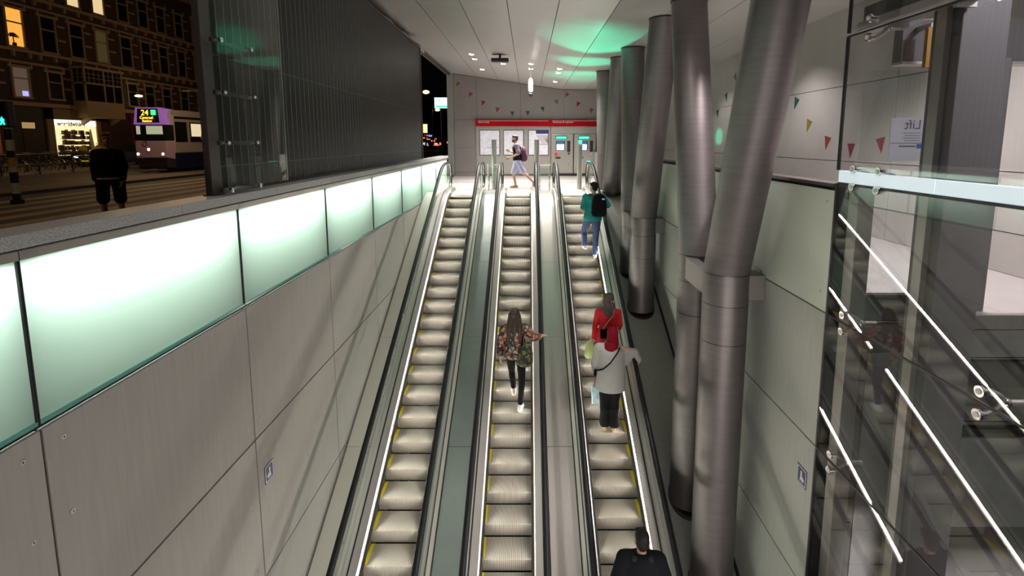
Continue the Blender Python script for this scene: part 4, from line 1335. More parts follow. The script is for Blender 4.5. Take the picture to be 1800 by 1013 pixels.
handbag(P2, (-.035, -.20, 1.06), (.125, .045, .085), 'black handbag with a pale clasp on the back of the red coat', BLACKC,
        [(-.12, -.19, 1.13), (-.04, -.185, 1.25), (.08, -.165, 1.40), (.11, -.06, 1.485), (.12, .06, 1.45)])
e = held('carrier_bag', 'pale green plastic carrier bag hanging beside the red coat', 'bag', P2, (-.29, .04, .84))
b = MB().rings([[(rx * math.cos(a), ry * math.sin(a) * (1 + .25 * math.sin(5 * a)), zz) for a in [2 * math.pi * i / 24 for i in range(24)]] for zz, rx, ry in ((-.34, .10, .06), (-.30, .125, .08), (-.18, .12, .075), (-.06, .075, .045), (.0, .03, .02))])
b.build('sack', mat('bag_green', (.50, .58, .24), .45), e, smooth=60)
MB().tube([(-.02, 0, -.02), (-.01, .0, .05), (.015, 0, .055), (.02, 0, -.02)], .008, 8).build('handle', mat('bag_green', (0, 0, 0)), e, smooth=60)

# ---- 3 grey shawl, crimson scarf
y, z = step_at(4, .19)
P3 = person('woman in a crimson headscarf and long grey top standing with one arm on the rail', (1.46, y + 0.12, z), R(-4), 1.87)
F = Figure(chest=(.01, 0, 1.27), neck=(.02, 0, 1.47), head=(.03, .03, 1.635), look=R(-8),
           elL=(-.25, .02, 1.14), wrL=(-.22, .14, .95), haL=(-.21, .17, .84), elR=(.40, .05, 1.34), wrR=(.50, .20, 1.12), haR=(.51, .29, 1.06),
           hiL=(-.085, 0, .92), hiR=(.085, 0, .92), knL=(-.08, .02, .5), knR=(.08, .02, .5), anL=(-.08, -.02, .085), anR=(.075, -.05, .085))
F.body(P3, SKIN, 1.2, .7)
b = MB(); F.torso(b, .045, .0, .955, .02)
b.rings([[(.01 + (rx) * math.cos(a), -.005 + ry * math.sin(a), zz) for a in [2 * math.pi * i / 28 for i in range(28)]] for zz, rx, ry in ((.70, .240, .170), (.86, .240, .175), (1.05, .230, .170), (1.25, .222, .165), (1.36, .20, .14))])
b.rcone((.14, .0, 1.36), .085, (.40, .05, 1.345), .060)          # wide sleeve of the shawl held out to the rail
b.rcone((.40, .05, 1.34), .060, (.49, .17, 1.16), .048)
b.rcone((.16, .0, 1.24), .085, (.36, .05, 1.29), .055)
b.rcone((.16, .0, 1.14), .080, (.31, .04, 1.22), .05)
F.arms(b, .035, .90, .015, 'L')
b.rcone((-.02, -.01, 1.46), .09, (-.14, 0, 1.40), .085)
fused('long_top', b, GREYC, P3)
b = MB(); F.torso(b, .012, -.30, .1); F.legs(b, .030, .95, .022)
fused('trousers', b, BLACKC, P3)
headscarf(F, P3, CRIMSON, .05)
for s in 'LR':
    b = MB(); F.foot(b, s, .005); fused('sandal', b, mat('shoe_tan', (0, 0, 0)), P3, .009, 2)
e = held('shoulder_bag', 'thin black shoulder strap and pouch across the grey top', 'bag', P3, (-.22, .06, 1.02))
p = [(.14, -.09, 1.47), (.09, -.165, 1.40), (-.02, -.185, 1.24), (-.13, -.175, 1.13), (-.22, -.10, 1.07), (-.25, .0, 1.04)]
shift(MB().tube(p, .012, 8, .5), (-.22, .06, 1.02)).build('strap', BLACKC, e, smooth=60)
MB().box(-.05, .02, -.06, .09, -.10, .04).build('pouch', BLACKC, e, bevel=.015)
e = held('shopping_bag', 'light blue and white shopping bag with a pink handle, held low', 'bag', P3, (-.20, .17, .74))
MB().rings([[(sx * wx, sy * wy, zz) for sx, sy in ((-1, -1), (1, -1), (1, 1), (-1, 1))] for zz, wx, wy in ((-.38, .085, .045), (-.10, .095, .05), (-.06, .09, .03))]).build('sack', mat('bag_blue', (.42, .60, .66), .4, noise=.25, nscale=14), e, bevel=.012)
MB().box(.096, .102, -.045, .045, -.34, -.08).build('red_side', mat('bag_red', (.45, .06, .05), .5), e)
MB().tube([(-.05, 0, -.07), (-.03, 0, .06), (.0, 0, .085), (.03, 0, .06), (.05, 0, -.07)], .012, 8).build('handle', mat('bag_pink', (.50, .05, .19), .5), e, smooth=60)

# ---- 4 flowered jacket woman
y, z = step_at(5, 0)
P4 = person('long-haired woman in a flowered jacket and black leggings climbing the middle escalator', (-.22, y + 0.09, z), R(0), 1.90)
UP4 = 0.199
F = Figure(thin=.93, pel=(-.01, .08, .99), chest=(-.02, .09, 1.30), neck=(-.02, .10, 1.49), head=(-.03, .12, 1.65), look=R(5),
           shL=(-.19, .09, 1.42), elL=(-.27, .05, 1.16), wrL=(-.27, .12, .92), shR=(.17, .09, 1.42), elR=(.30, .10, 1.26), wrR=(.42, .30, 1.20), haR=(.50, .39, 1.20),
           hiL=(-.095, .08, .95), knL=(-.08, .24, .62), anL=(-.045, .20, .085 + UP4), hiR=(.08, .07, .95), knR=(.10, .06, .52), anR=(.07, .0, .085))
F.body(P4, SKIN, .6, .5)
F.hair(P4, HAIR_BR, 'long')
b = MB(); F.torso(b, .035, -.12, .96, .06); F.arms(b, .030, .84, .01)
b.ball((-.02, .03, 1.02), (.21, .16, .12), 20, 10)
fused('jacket', b, FLORAL, P4)
b = MB(); F.torso(b, .008, -.28, .1); F.legs(b, .008, .95)
fused('leggings', b, BLACKC, P4)
for s in 'LR':
    b = MB(); F.foot(b, s, .012); fused('shoe', b, SHOE, P4, .009, 2)
e = held('shoulder_bag', 'camouflage shoulder bag hanging at the right hip of the flowered jacket', 'bag', P4, (.15, -.06, 1.0))
b = MB().rings([[(.135 * k * math.cos(a), .105 * k * math.sin(a), zz) for a in [2 * math.pi * i / 24 for i in range(24)]] for zz, k in ((-.17, .7), (-.12, 1.0), (.02, 1.05), (.14, .85), (.19, .5))])
fused('pouch', b, CAMO, e, .012, 4)
shift(MB().tube([(.10, -.08, 1.16), (.12, -.03, 1.34), (.13, .08, 1.485), (.15, .20, 1.36)], .014, 8, .5), (.15, -.06, 1.0)).build('strap', BLACKC, e, smooth=60)

# ---- 5 dark coat at the bottom of the frame
y, z = step_at(-3, .19)
P5 = person('person in a dark hooded coat at the bottom of the right escalator', (1.40, y + 0.14, z), R(-4), 1.90)
F = Figure(look=R(6), elL=(-.28, -.03, 1.14), wrL=(-.27, .05, .90), elR=(.29, -.02, 1.15), wrR=(.30, .12, .96))
F.body(P5, SKIN2)
F.hair(P5, mat('hair_dark', (.012, .008, .006), .6, spec=0.25))
b = MB(); F.torso(b, .045, -.12, .975, .05); F.arms(b, .040, .93, .01)
b.ball((0, -.07, 1.43), (.13, .08, .085), 20, 10)
fused('coat', b, mat('coat_black', (.008, .009, .011), .9, spec=0.12, bump=.3, bscale=20), P5)
b = MB().rcone((-.09, -.08, 1.47), .034, (.09, -.08, 1.47), .034); b.rcone((-.12, .02, 1.46), .03, (-.09, -.08, 1.47), .034); b.rcone((.12, .02, 1.46), .03, (.09, -.08, 1.47), .034)
fused('hood', b, mat('hood_grey', (.025, .026, .030), .9, spec=0.12), P5)
b = MB(); F.torso(b, .012, -.30, .1); F.legs(b, .020, .95, .01)
fused('trousers', b, BLACKC, P5)
for s in 'LR':
    b = MB(); F.foot(b, s, .010); fused('shoe', b, BLACKC, P5, .009, 2)

# ---- 6 man striding across the landing (towards -x)
P6 = person('bearded man in lilac shorts striding across the landing with a purple backpack', (-.36, 18.1, LZ), R(90), 1.86)
F = Figure(pel=(0, .0, .93), chest=(0, .03, 1.25), neck=(0, .05, 1.46), head=(0, .09, 1.62),
           shL=(-.20, .03, 1.40), elL=(-.27, -.04, 1.14), wrL=(-.24, .25, 1.00), haL=(-.22, .36, .97), shR=(.20, .05, 1.40), elR=(.27, .08, 1.14), wrR=(.24, .26, 1.20), haR=(.22, .36, 1.24),
           hiL=(-.095, -.01, .90), knL=(-.10, -.20, .52), anL=(-.10, -.56, .26), toeL=(-.11, -.47, .06), hiR=(.095, .02, .90), knR=(.10, .15, .49), anR=(.10, .07, .085))
F.J['anL'] = V((-.10, -.52, .20)); F.J['toeL'] = V((-.11, -.46, .035))
F.body(P6, SKIN, .7, .5)
F.hair(P6, HAIR_BR, 'beard')
b = MB(); F.torso(b, .018, -.10, .96, .02); F.arms(b, .024, .40, .012)
fused('t_shirt', b, GREYT, P6)
b = MB(); F.torso(b, .026, -.06, .80, .02)
fused('vest', b, BLACKC, P6)
b = MB(); F.torso(b, .022, -.30, .08); F.legs(b, .026, .47, .010)
fused('shorts', b, LILAC, P6)
for s in 'LR':
    b = MB(); F.foot(b, s, .008, True); fused('shoe', b, mat('shoe_tan', (0, 0, 0)), P6, .009, 2)
backpack(P6, F, 'purple backpack on the striding man', PURPLE, (0, -.20, 1.12), (.15, .09, .24))

# ---- 7 pedestrian on the street at the left, facing the hall
P7 = person('fair-haired person in dark clothes and shorts on the dark street behind the coping', (-7.72, 9.45, -.05), R(205), 1.80)
F = Figure(look=R(20), thin=.93, shL=(-.168, 0, 1.385), shR=(.168, 0, 1.385), elL=(-.215, -.02, 1.13), wrL=(-.19, .04, .90), elR=(.225, -.04, 1.13), wrR=(.20, .0, .89), hiL=(-.11, 0, .92), hiR=(.11, 0, .92), knL=(-.13, .02, .50), anL=(-.14, -.02, .085), anR=(.14, -.08, .085), knR=(.13, .0, .50))
F.body(P7, SKIN2)
F.hair(P7, HAIR_F)
b = MB(); F.torso(b, .022, -.05, .97, .03); F.arms(b, .022, .90, .01)
fused('sweater', b, BLACKC, P7)
b = MB(); F.torso(b, .034, -.09, .0, .03); fused('shirt_hem', b, mat('cloth_pale', (.42, .38, .36), .8), P7)
b = MB(); F.torso(b, .028, -.30, .0); F.legs(b, .032, .42, .012)
fused('shorts', b, mat('cloth_darkgrey', (.012, .011, .012), .9, spec=0.15), P7)
for s in 'LR':
    b = MB(); F.foot(b, s, .010); fused('shoe', b, BLACKC, P7, .009, 2)
backpack(P7, F, 'dark backpack on the pedestrian in the street', BLACKC, (.0, -.20, 1.22), (.17, .09, .25))
# ================================================================== THE STREET
GZ = -0.05
asphalt = mat('asphalt', (0.055, 0.050, 0.046), 0.75, noise=0.25, nscale=12, bump=0.2, bscale=40)
b = MB().box(-60, XL - 0.36, -10, 110, GZ - 0.3, GZ)
b.box(XL - 0.36, -2.6, 20.0, 110, GZ - 0.3, GZ - 0.001); b.box(-2.6, 30, YF + 0.3, 110, GZ - 0.3, GZ - 0.002)
struct(b, 'ground', asphalt)
pale = mat('road_paint', (0.34, 0.29, 0.24), 0.7, noise=0.2, nscale=6)
b = MB()
x = -8.0
while x > -14.6:
    b.box(x - 0.48, x, 6.0 + 0.1 * (-8 - x), 24.0, GZ, GZ + 0.004); x -= 1.0
o = struct(b, 'zebra_crossing', pale)
b = MB().box(-34.0, -24.4, 8, 75, GZ, GZ + 0.13)
struct(b, 'pavement', mat('pavement', (0.20, 0.17, 0.15), 0.75, noise=0.15, nscale=5))
b = MB()
for x in (-18.3, -19.75, -22.0, -23.4):
    b.box(x - 0.03, x + 0.03, 8, 90, GZ, GZ + 0.006)
struct(b, 'tram_rail', M['steel_shiny'])
struct(MB().box(-17.6, -15.6, 12.0, 70, GZ, GZ + 0.10), 'kerb_island', mat('island', (0.12, 0.105, 0.09), 0.8, noise=0.15, nscale=6))

# ---- houses
FXW = -34.0
brick = mat('brick_dark', (0.05, 0.026, 0.02), 0.85, noise=0.2, nscale=3)
nt = brick.node_tree
bt = nt.nodes.new('ShaderNodeTexBrick'); tcn = nt.nodes.new('ShaderNodeTexCoord'); mpn = nt.nodes.new('ShaderNodeMapping')
mpn.inputs['Rotation'].default_value = (R(90), 0, R(90))
bt.inputs['Scale'].default_value = 3.0
bt.inputs['Color1'].default_value = (0.055, 0.026, 0.019, 1); bt.inputs['Color2'].default_value = (0.036, 0.018, 0.014, 1); bt.inputs['Mortar'].default_value = (0.05, 0.038, 0.03, 1)
nt.links.new(tcn.outputs['Object'], bt.inputs['Vector']); nt.links.new(bt.outputs['Color'], nt.nodes['Principled BSDF'].inputs['Base Color'])
stone = mat('stone_trim', (0.33, 0.24, 0.18), 0.7)
frame_m = mat('window_paint', (0.30, 0.24, 0.17), 0.6)
dglass = mat('window_dark', (0.012, 0.010, 0.010), 0.12, spec=0.6)
lit_o = emis('window_orange', (1.0, 0.44, 0.07), 1.0)
lit_y = emis('window_yellow', (1.0, 0.75, 0.40), 0.8)
lit_g = emis('window_dim', (0.5, 0.40, 0.16), 0.07)
lit_p = emis('window_pinkdim', (0.5, 0.36, 0.30), 0.12)

def fz(px, py):
    D = 34.0 * 900 / (928 - px); z = (248 - py) * 0.9917 * D / 900
    return (D + 0.129 * z) / 0.9917, EYE + z
def house(name, label, y0, y1, wins, extra=None, top=16.5):
    org = (FXW, (y0 + y1) / 2, GZ)
    t = thing(name, label, 'building', org)
    b = MB().box(FXW - 8, FXW, y0, y1, GZ, top)
    b.build('brick_wall', brick, t, org)
    for z0, h, d in ((3.95, 0.28, 0.18), (6.75, 0.16, 0.14), (7.50, 0.18, 0.26), (10.55, 0.14, 0.14), (11.15, 0.20, 0.28), (15.2, 0.3, 0.4)):
        MB().box(FXW, FXW + d, y0, y1, z0, z0 + h).build('cornice', stone, t, org)
    y = y0 + 0.3
    while y < y1 - 0.3:
        for z0 in (7.18, 10.83): MB().box(FXW, FXW + 0.20, y, y + 0.14, z0, z0 + 0.33).build('bracket', stone, t, org)
        y += 1.15
    for yc, w, z0, z1, m in wins:
        f = MB()
        f.box(FXW, FXW + 0.10, yc - w / 2 - 0.12, yc - w / 2, z0 - 0.1, z1 + 0.12); f.box(FXW, FXW + 0.10, yc + w / 2, yc + w / 2 + 0.12, z0 - 0.1, z1 + 0.12)
        f.box(FXW, FXW + 0.14, yc - w / 2 - 0.3, yc + w / 2 + 0.3, z1, z1 + 0.16); f.box(FXW, FXW + 0.16, yc - w / 2 - 0.15, yc + w / 2 + 0.15, z0 - 0.12, z0)
        f.box(FXW, FXW + 0.06, yc - w / 2, yc + w / 2, z0 + (z1 - z0) * 0.62, z0 + (z1 - z0) * 0.66)
        for s in (-1, 1):
            f.box(FXW, FXW + 0.18, yc + s * (w / 2 + 0.2) - 0.06, yc + s * (w / 2 + 0.2) + 0.06, z1 + 0.16, z1 + 0.38)
        fo = f.build('window', frame_m, t, org)
        p = MB().box(FXW + 0.005, FXW + 0.03, yc - w / 2, yc + w / 2, z0, z1).build('pane', m, fo, org)
        p.location = (0, 0, 0)
        for zz in (z0 + 0.38 * (z1 - z0), z0 + 0.80 * (z1 - z0)):
            if yc + w / 2 + 0.9 < y1: MB().box(FXW, FXW + 0.05, yc + w / 2 + 0.25, yc + w / 2 + 0.85, zz, zz + 0.14).build('stone_band', stone, t, org)
    return t, org
def wrow(ys, w, z0, z1, lit):
    return [(y, w, z0, z1, lit.get(i, dglass)) for i, y in enumerate(ys)]
colA = [32.7, 35.1]
H1, o1 = house('brick_house', 'dark brick house with the orange lit window, at the left picture edge', 24.0, 36.24,
               wrow([28.2, 30.5] + colA, 1.05, 4.55, 6.45, {3: lit_p}) + wrow([28.2, 30.5] + colA, 1.05, 7.85, 10.25, {3: lit_o}) + wrow([28.2, 30.5] + colA, 1.0, 11.55, 13.7, {}))
colB = [44.6, 46.9, 49.1, 51.6, 54.2, 57.0]
H2, o2 = house('brick_house', 'dark brick house with the cream bay window above the lit shop', 36.26, 60.0,
               wrow([37.6, 44.9] + colB[1:], 1.0, 4.6, 6.4, {}) + wrow([37.5, 39.8, 42.1] + colB, 1.05, 7.85, 10.2, {2: lit_g}) + wrow([37.5, 39.8, 42.1] + colB, 1.0, 11.55, 13.7, {1: lit_y, 2: lit_y}))
# blue television glow in the first floor window
MB().box(FXW + 0.031, FXW + 0.036, 35.12, 35.54, 4.62, 4.95).build('television_light', emis('tv_blue', (0.30, 0.30, 1.0), 1.6), H1, o1)
# house plant in the orange window
b = MB().tube([(FXW + 0.05, 34.95, 7.86), (FXW + 0.05, 34.93, 8.45)], .03, 6).tube([(FXW + 0.06, 34.95, 7.86), (FXW + 0.06, 34.95, 8.05)], .12, 10)
for a in range(11):
    an = R(-100 + 20 * a)
    b.tube([(FXW + 0.05, 34.93, 8.45), (FXW + 0.05, 34.93 + .25 * math.sin(an), 8.47 + .22 * math.cos(an)), (FXW + 0.05, 34.93 + .46 * math.sin(an), 8.44 + .16 * math.cos(an))], [.012, .035, .006], 6)
b.build('potted_palm', mat('palm_dark', (0.02, 0.025, 0.008), 0.7), H1, o1, smooth=50)
# bay window
cream = mat('bay_cream', (0.36, 0.27, 0.17), 0.6)
by0, by1, bz0, bz1, bd = 39.0, 42.6, 3.35, 6.95, 1.0
ob = (FXW, 40.8, 5.0)
t = MB().box(FXW, FXW + bd, by0, by1, bz0, bz0 + 1.25).build('bay_window', cream, H2, o2)
MB().box(FXW, FXW + bd + 0.12, by0 - 0.1, by1 + 0.1, bz1, bz1 + 0.18).build('bay_cornice', cream, H2, o2)
b = MB()
for (xa, xb, ya, yb_) in ((FXW + bd - .12, FXW + bd, by0, by0 + .12), (FXW + bd - .12, FXW + bd, by1 - .12, by1), (FXW, FXW + .12, by0, by0 + .1), (FXW + bd - .10, FXW + bd, 40.75, 40.87), (FXW + bd - .08, FXW + bd, 41.65, 41.73)):
    b.box(xa, xb, ya, yb_, bz0 + 1.25, bz1)
b.box(FXW + bd - .1, FXW + bd, by0, by1, 5.85, 5.97); b.box(FXW, FXW + bd, by0, by0 + .1, 5.85, 5.97)
for k in range(1, 8): b.box(FXW + bd - .05, FXW + bd - .01, by0 + 3.6 * k / 8 - .015, by0 + 3.6 * k / 8 + .015, 5.97, bz1)
for zz in (6.3, 6.6): b.box(FXW + bd - .05, FXW + bd - .01, by0, by1, zz, zz + .03); b.box(FXW, FXW + bd, by0 + .02, by0 + .06, zz, zz + .03)
b.box(FXW + .47, FXW + .52, by0 + .02, by0 + .06, 5.97, bz1)
f = b.build('bay_frame', cream, t); f.location = -V(o2) + V((0, 0, 0)); f.location = (-o2[0], -o2[1], -o2[2])
g = MB().box(FXW, FXW + bd - .06, by0 + .08, by1 - .08, bz0 + 1.25, bz1).build('bay_pane', dglass, t); g.location = (-o2[0], -o2[1], -o2[2])
for yy in (39.4, 42.1): MB().prism([(FXW, 2.75), (FXW + .9, 3.34), (FXW, 3.34)], 'y', yy, yy + .25).build('bay_console', cream, H2, o2)
# ground-floor shops
def shopfront(label, y0, y1, m, name='shop_front', z1=3.85):
    t = bpy.data.objects.new(name, None); COL.objects.link(t)
    h, ho = (H1, o1) if y1 < 36.5 else (H2, o2)
    o = (FXW, (y0 + y1) / 2, GZ)
    t.parent = h; t.location = V(o) - V(ho); t['label'] = label
    return t, o
t, o = shopfront('lit world shop with the lettered window, under the bay window', 36.0, 40.4, None)
surr = mat('shop_surround', (0.22, 0.15, 0.09), 0.7)
MB().box(FXW, FXW + 0.14, 35.9, 36.45, GZ, 3.9).box(FXW, FXW + .14, 40.1, 40.5, GZ, 3.9).box(FXW, FXW + .14, 35.9, 40.5, 3.15, 3.9).box(FXW, FXW + .14, 36.45, 40.1, GZ, .55).build('surround', surr, t, o)
shopw = emis('shop_light', (1.0, 0.80, 0.42), 1.15)
MB().box(FXW + .01, FXW + .03, 36.45, 40.1, .55, 3.15).build('lit_back', shopw, t, o)
MB().box(FXW + .03, FXW + .05, 36.45, 40.1, 2.72, 3.12).build('lit_fascia', emis('shop_fascia', (1.0, 0.90, 0.62), 1.9), t, o)
q = text_part('lettering', 'wereldwinkel', .43, mat('letter_brown', (.06, .035, .02), .6), t, (.075, 36.75 - o[1], 2.76), (R(90), 0, R(90)), sx=1.0, bold=.014)
rnd = random.Random(3)
cols = [mat('goods_%d' % i, c, .6) for i, c in enumerate(((.10, .05, .03), (.22, .08, .04), (.05, .08, .04), (.30, .20, .05), (.04, .04, .06)))]
for zz in (.62, .95, 1.35, 1.75, 2.1):
    MB().box(FXW + .04, FXW + .3, 36.9 if zz > 1 else 36.5, 39.2, zz - .03, zz).build('shelf', cols[0], t, o)
    y = 36.95 if zz > 1 else 36.55
    for ci in range(5):
        yy = y + .03 + .10 * ci
        while yy < 39.1:
            h = rnd.uniform(.18, .36); MB().box(FXW + .08, FXW + .26, yy, yy + rnd.uniform(.07, .16), zz, zz + h).build('goods', cols[ci], t, o); yy += rnd.uniform(.6, .75)
MB().ball((FXW + .35, 38.35, .95), (.15, .38, .30), 14, 8).build('yellow_cloth', mat('goods_yellow', (.55, .42, .02), .6), t, o, smooth=60)
b = MB().rings([[(FXW + .2 + .06 * math.cos(a), 39.35 + w * math.sin(a), z) for a in [2 * math.pi * i / 14 for i in range(14)]] for z, w in ((.9, .30), (1.5, .2), (2.1, .12), (2.5, .03))])
b.build('hanging_cloth', WHITEC, t, o, smooth=60)
t.location.y += 0.62
lamp('shop_lamp', 'AREA', (FXW + 1.6 - o[0], 38.2 - o[1], 2.6), 3, (1.0, .80, .45), (0, R(60), 0), .5, 3.0, parent=t)

dkw = mat('shop_dark', (0.022, 0.018, 0.016), 0.6)
t, o = shopfront('dark shop front left of the lit shop, with a small lit fanlight', 29.0, 36.2, None)
MB().box(FXW, FXW + .12, 30.0, 36.22, GZ, 3.9).build('front', dkw, t, o)
MB().box(FXW + .12, FXW + .14, 34.7, 35.6, 2.45, 2.85).build('fanlight', emis('fan_lit', (1.0, .62, .25), .35), t, o)
MB().box(FXW + .12, FXW + .15, 34.7, 35.6, GZ, 2.4).build('door_leaf', mat('door_brown', (.03, .02, .017), .6), t, o)
MB().box(FXW + .12, FXW + .20, 30.5, 33.2, 2.5, 2.95).build('yellow_sign', emis('sign_yellow', (1.0, .70, .15), .5), t, o)
MB().box(FXW + .12, FXW + .14, 30.5, 33.2, .7, 2.4).build('shop_window', mat('warm_dim', (.05, .02, .012), .4, emit=(.6, .12, .04), estr=.12), t, o)
t, o = shopfront('dark red shop front behind the tram', 40.6, 52.0, None)
MB().box(FXW, FXW + .12, 41.2, 44.2, GZ, 3.1).build('shutter', mat('shutter_red', (.035, .012, .010), .6), t, o)
MB().box(FXW, FXW + .14, 44.2, 47.0, GZ, 3.8).build('red_front', mat('front_red', (.13, .014, .012), .6), t, o)
MB().box(FXW + .14, FXW + .16, 46.1, 46.9, .8, 2.4).build('lit_window', emis('kiosk_lit', (1.0, .60, .30), .7), t, o)
MB().box(FXW, FXW + .12, 47.0, 52.0, GZ, 3.1).build('front', dkw, t, o)
t = thing('wall_lamp', 'small glowing street lamp on the brick house above the tram', 'lamp', (FXW + .9, 44.4, 5.4))
MB().tube([(-.9, 0, .25), (-.4, 0, .30), (0, 0, .12)], .03, 8).build('arm', M['darkmetal'], t, smooth=50)
MB().ball((0, 0, 0), (.30, .28, .10), 16, 8).build('glowing_head', emis('lamp_warm', (1.0, .75, .35), 4.0), t, smooth=60)

# ---- tram
TX0, TX1, TY = -20.75, -18.75, 27.0
t = thing('tram', 'white and blue tram with purple lit front showing line 24', 'tram', ((TX0 + TX1) / 2, TY, GZ))
o = ((TX0 + TX1) / 2, TY, GZ)
tw = mat('tram_white', (.62, .58, .56), .35); tb = mat('tram_blue', (.02, .025, .10), .35); tp = mat('tram_lilac', (.62, .46, .68), .35)
def tring(y, x0, x1, z0, z1): return [(x0, y, z0), (x1, y, z0), (x1, y, z1), (x0, y, z1)]
YS = 27.40                                   # where the straight side begins
MB().rings([tring(YS, TX0, TX1, .95, 3.0), tring(44, TX0, TX1, .95, 3.0)]).build('side_body', tw, t, o, bevel=.05)
MB().box(TX0 + .02, TX1 - .02, YS, 44, .12, .949).build('blue_skirt', tb, t, o)
MB().rings([tring(YS + .02, TX0 + .1, TX1 - .1, 3.0, 3.02), tring(YS + .3, TX0 + .2, TX1 - .2, 3.02, 3.25), tring(43.8, TX0 + .2, TX1 - .2, 3.02, 3.25)]).build('roof', tw, t, o)
fx0, fx1 = -20.55, -18.93
MB().rings([tring(27.0, fx0, fx1, .72, 1.62), tring(YS + .02, TX0 + .01, TX1 - .01, .62, 1.62)]).build('cab_front', tp, t, o, bevel=.04)
MB().rings([tring(27.05, fx0 + .05, fx1 - .05, .18, .71), tring(YS + .02, TX0 + .01, TX1 - .01, .15, .61)]).build('bumper', mat('tram_dark', (.03, .022, .03), .5), t, o, bevel=.03)
MB().rings([tring(27.0, fx0, fx1, 1.63, 2.44), tring(YS + .02, TX0 + .01, TX1 - .01, 1.63, 2.44)]).build('cab_glass', mat('cab_glass', (.02, .02, .02), .1), t, o)
b = MB().rings([[(fx0, 27.0, 2.45), (fx1, 27.0, 2.45), (fx1, 28.0, 2.45), (fx0, 28.0, 2.45)], [(fx0 + .08, 27.10, 3.34), (fx1 - .22, 27.10, 3.34), (fx1 - .22, 28.0, 3.28), (fx0 + .08, 28.0, 3.28)]])
b.build('sign_box', mat('tram_lilac_lit', (.40, .22, .55), .35, emit=(.55, .20, .85), estr=.28), t, o, bevel=.02)
b = MB().add([(fx0 + .20, 26.985, 2.55), (fx1 - .24, 26.985, 2.55), (fx1 - .34, 27.07, 3.27), (fx0 + .22, 27.07, 3.27)], [(0, 1, 2, 3)])
b.build('display', M['black'], t, o, fix=False)
amber = emis('tram_amber', (1.0, .55, .04), 3.2)
def disp(s, size, x, z): return text_part('display_text', s, size, amber, t, (x - o[0], 26.955 + .11 * (z - 2.55) - TY, z - GZ), (R(90 - 6), 0, 0), sx=1.0)
disp('24', .40, -20.12, 2.93)
disp('Centraal', .20, -20.18, 2.74); disp('Station', .18, -20.05, 2.58)
MB().box(-19.58, -19.34, 26.985, 27.0, 2.94, 3.20).build('green_sign', emis('tram_green', (.05, .9, .25), 2.0), t, o)
for x, z in ((-20.42, .92), (-19.85, 1.16), (-19.12, .92)):
    MB().cyl((x, 26.99, z), (x, 26.96, z), .07, 18).build('headlight', emis('headlight', (1.0, .72, .55), 6.0), t, o)
    MB().tube([(x + .085 * math.cos(a), 26.975, z + .085 * math.sin(a)) for a in [2 * math.pi * i / 20 for i in range(20)]], .02, 6, close=True).build('lamp_ring', M['steel'], t, o, smooth=50)
MB().tube([(-20.05 + .12 * math.cos(a), 26.985, 1.46 + .12 * math.sin(a)) for a in [2 * math.pi * i / 20 for i in range(20)]], .014, 6, close=True).build('emblem_ring', tb, t, o, smooth=50)
cabl = emis('cab_inside', (.80, .85, .55), .45)
MB().box(-19.90, -19.05, 26.985, 26.995, 1.95, 2.38).build('lit_cab_view', cabl, t, o)
MB().box(-20.42, -20.22, 26.985, 26.995, 1.95, 2.38).build('lit_cab_view', cabl, t, o)
MB().box(-19.95, -19.0, 26.98, 26.992, 1.66, 1.94).build('dashboard', M['black'], t, o, bevel=.01)
for k, (y0, y1, lit) in enumerate(((27.5, 28.45, 0), (28.7, 30.6, 1), (31.1, 33.2, 1), (33.7, 35.8, 1))):
    f = MB().box(TX1 - .01, TX1 + .012, y0, y1, 1.55, 2.62).build('side_window', M['black'], t, o)
    if lit:
        p = MB().box(TX1 + .013, TX1 + .018, y0 + .1, y1 - .1, 1.85, 2.55).build('lit_pane', emis('tram_inside', (1.0, .82, .52), .75), f); p.location = (-o[0], -o[1], -o[2])
        p = MB().tube([(TX1 + .03, y0 + .9, 1.7), (TX1 + .03, y0 + 1.1, 2.5)], .03, 6).build('grab_pole', mat('pole_yellow', (.6, .42, .03), .4), f); p.location = (-o[0], -o[1], -o[2])
MB().box(TX1 - .005, TX1 + .01, 27.5, 44, 2.78, 2.90).build('dark_band', M['black'], t, o)
MB().tube([(-19.75, 30.5, 3.25), (-19.75, 31.6, 4.0), (-19.75, 30.6, 4.5)], .035, 8).build('pantograph', M['darkmetal'], t, o)
MB().box(-20.2, -19.3, 30.55, 30.65, 4.48, 4.54).build('contact_bar', M['darkmetal'], t, o)
for y in (29.5, 33.5, 38.0):
    MB().cyl((TX0 + .1, y, .33 + GZ), (TX1 - .1, y, .33 + GZ), .33, 20).build('wheel_set', M['black'], t, o, smooth=40)
lamp('headlight_beam', 'SPOT', (-.10, -.05, 1.21), 200, (1.0, .75, .55), (R(80), 0, 0), .02, spot=80, parent=t)

# ---- car
t = thing('parked_car', 'dark blue car with a yellow number plate behind the fence', 'car', (-25.9, 30.0, GZ))
cb = mat('car_blue', (.05, .065, .13), .25, .5)
S = [(0, .55, .62, .70), (.12, .35, .78, .82), (.9, .30, .88, .86), (1.2, .30, .95, .86), (3.6, .30, 1.0, .86), (4.1, .35, .85, .80)]
MB().rings([[(x, y, z) for x, z in ((-w, z0), (w, z0), (w + .02, (z0 + z1) / 2), (w - .06, z1), (-w + .06, z1), (-w - .02, (z0 + z1) / 2))] for y, z0, z1, w in S]).build('car_body', cb, t, smooth=35, bevel=.02)
MB().rings([[(x, y, z) for x, z in ((-w, z0), (w, z0), (w - .12, z1), (-w + .12, z1))] for y, z0, z1, w in ((1.0, .90, .92, .80), (1.8, .95, 1.42, .76), (3.1, .95, 1.45, .76), (3.9, .92, .96, .74))]).build('cabin_glass', mat('cab_glass', (0, 0, 0)), t, smooth=30)
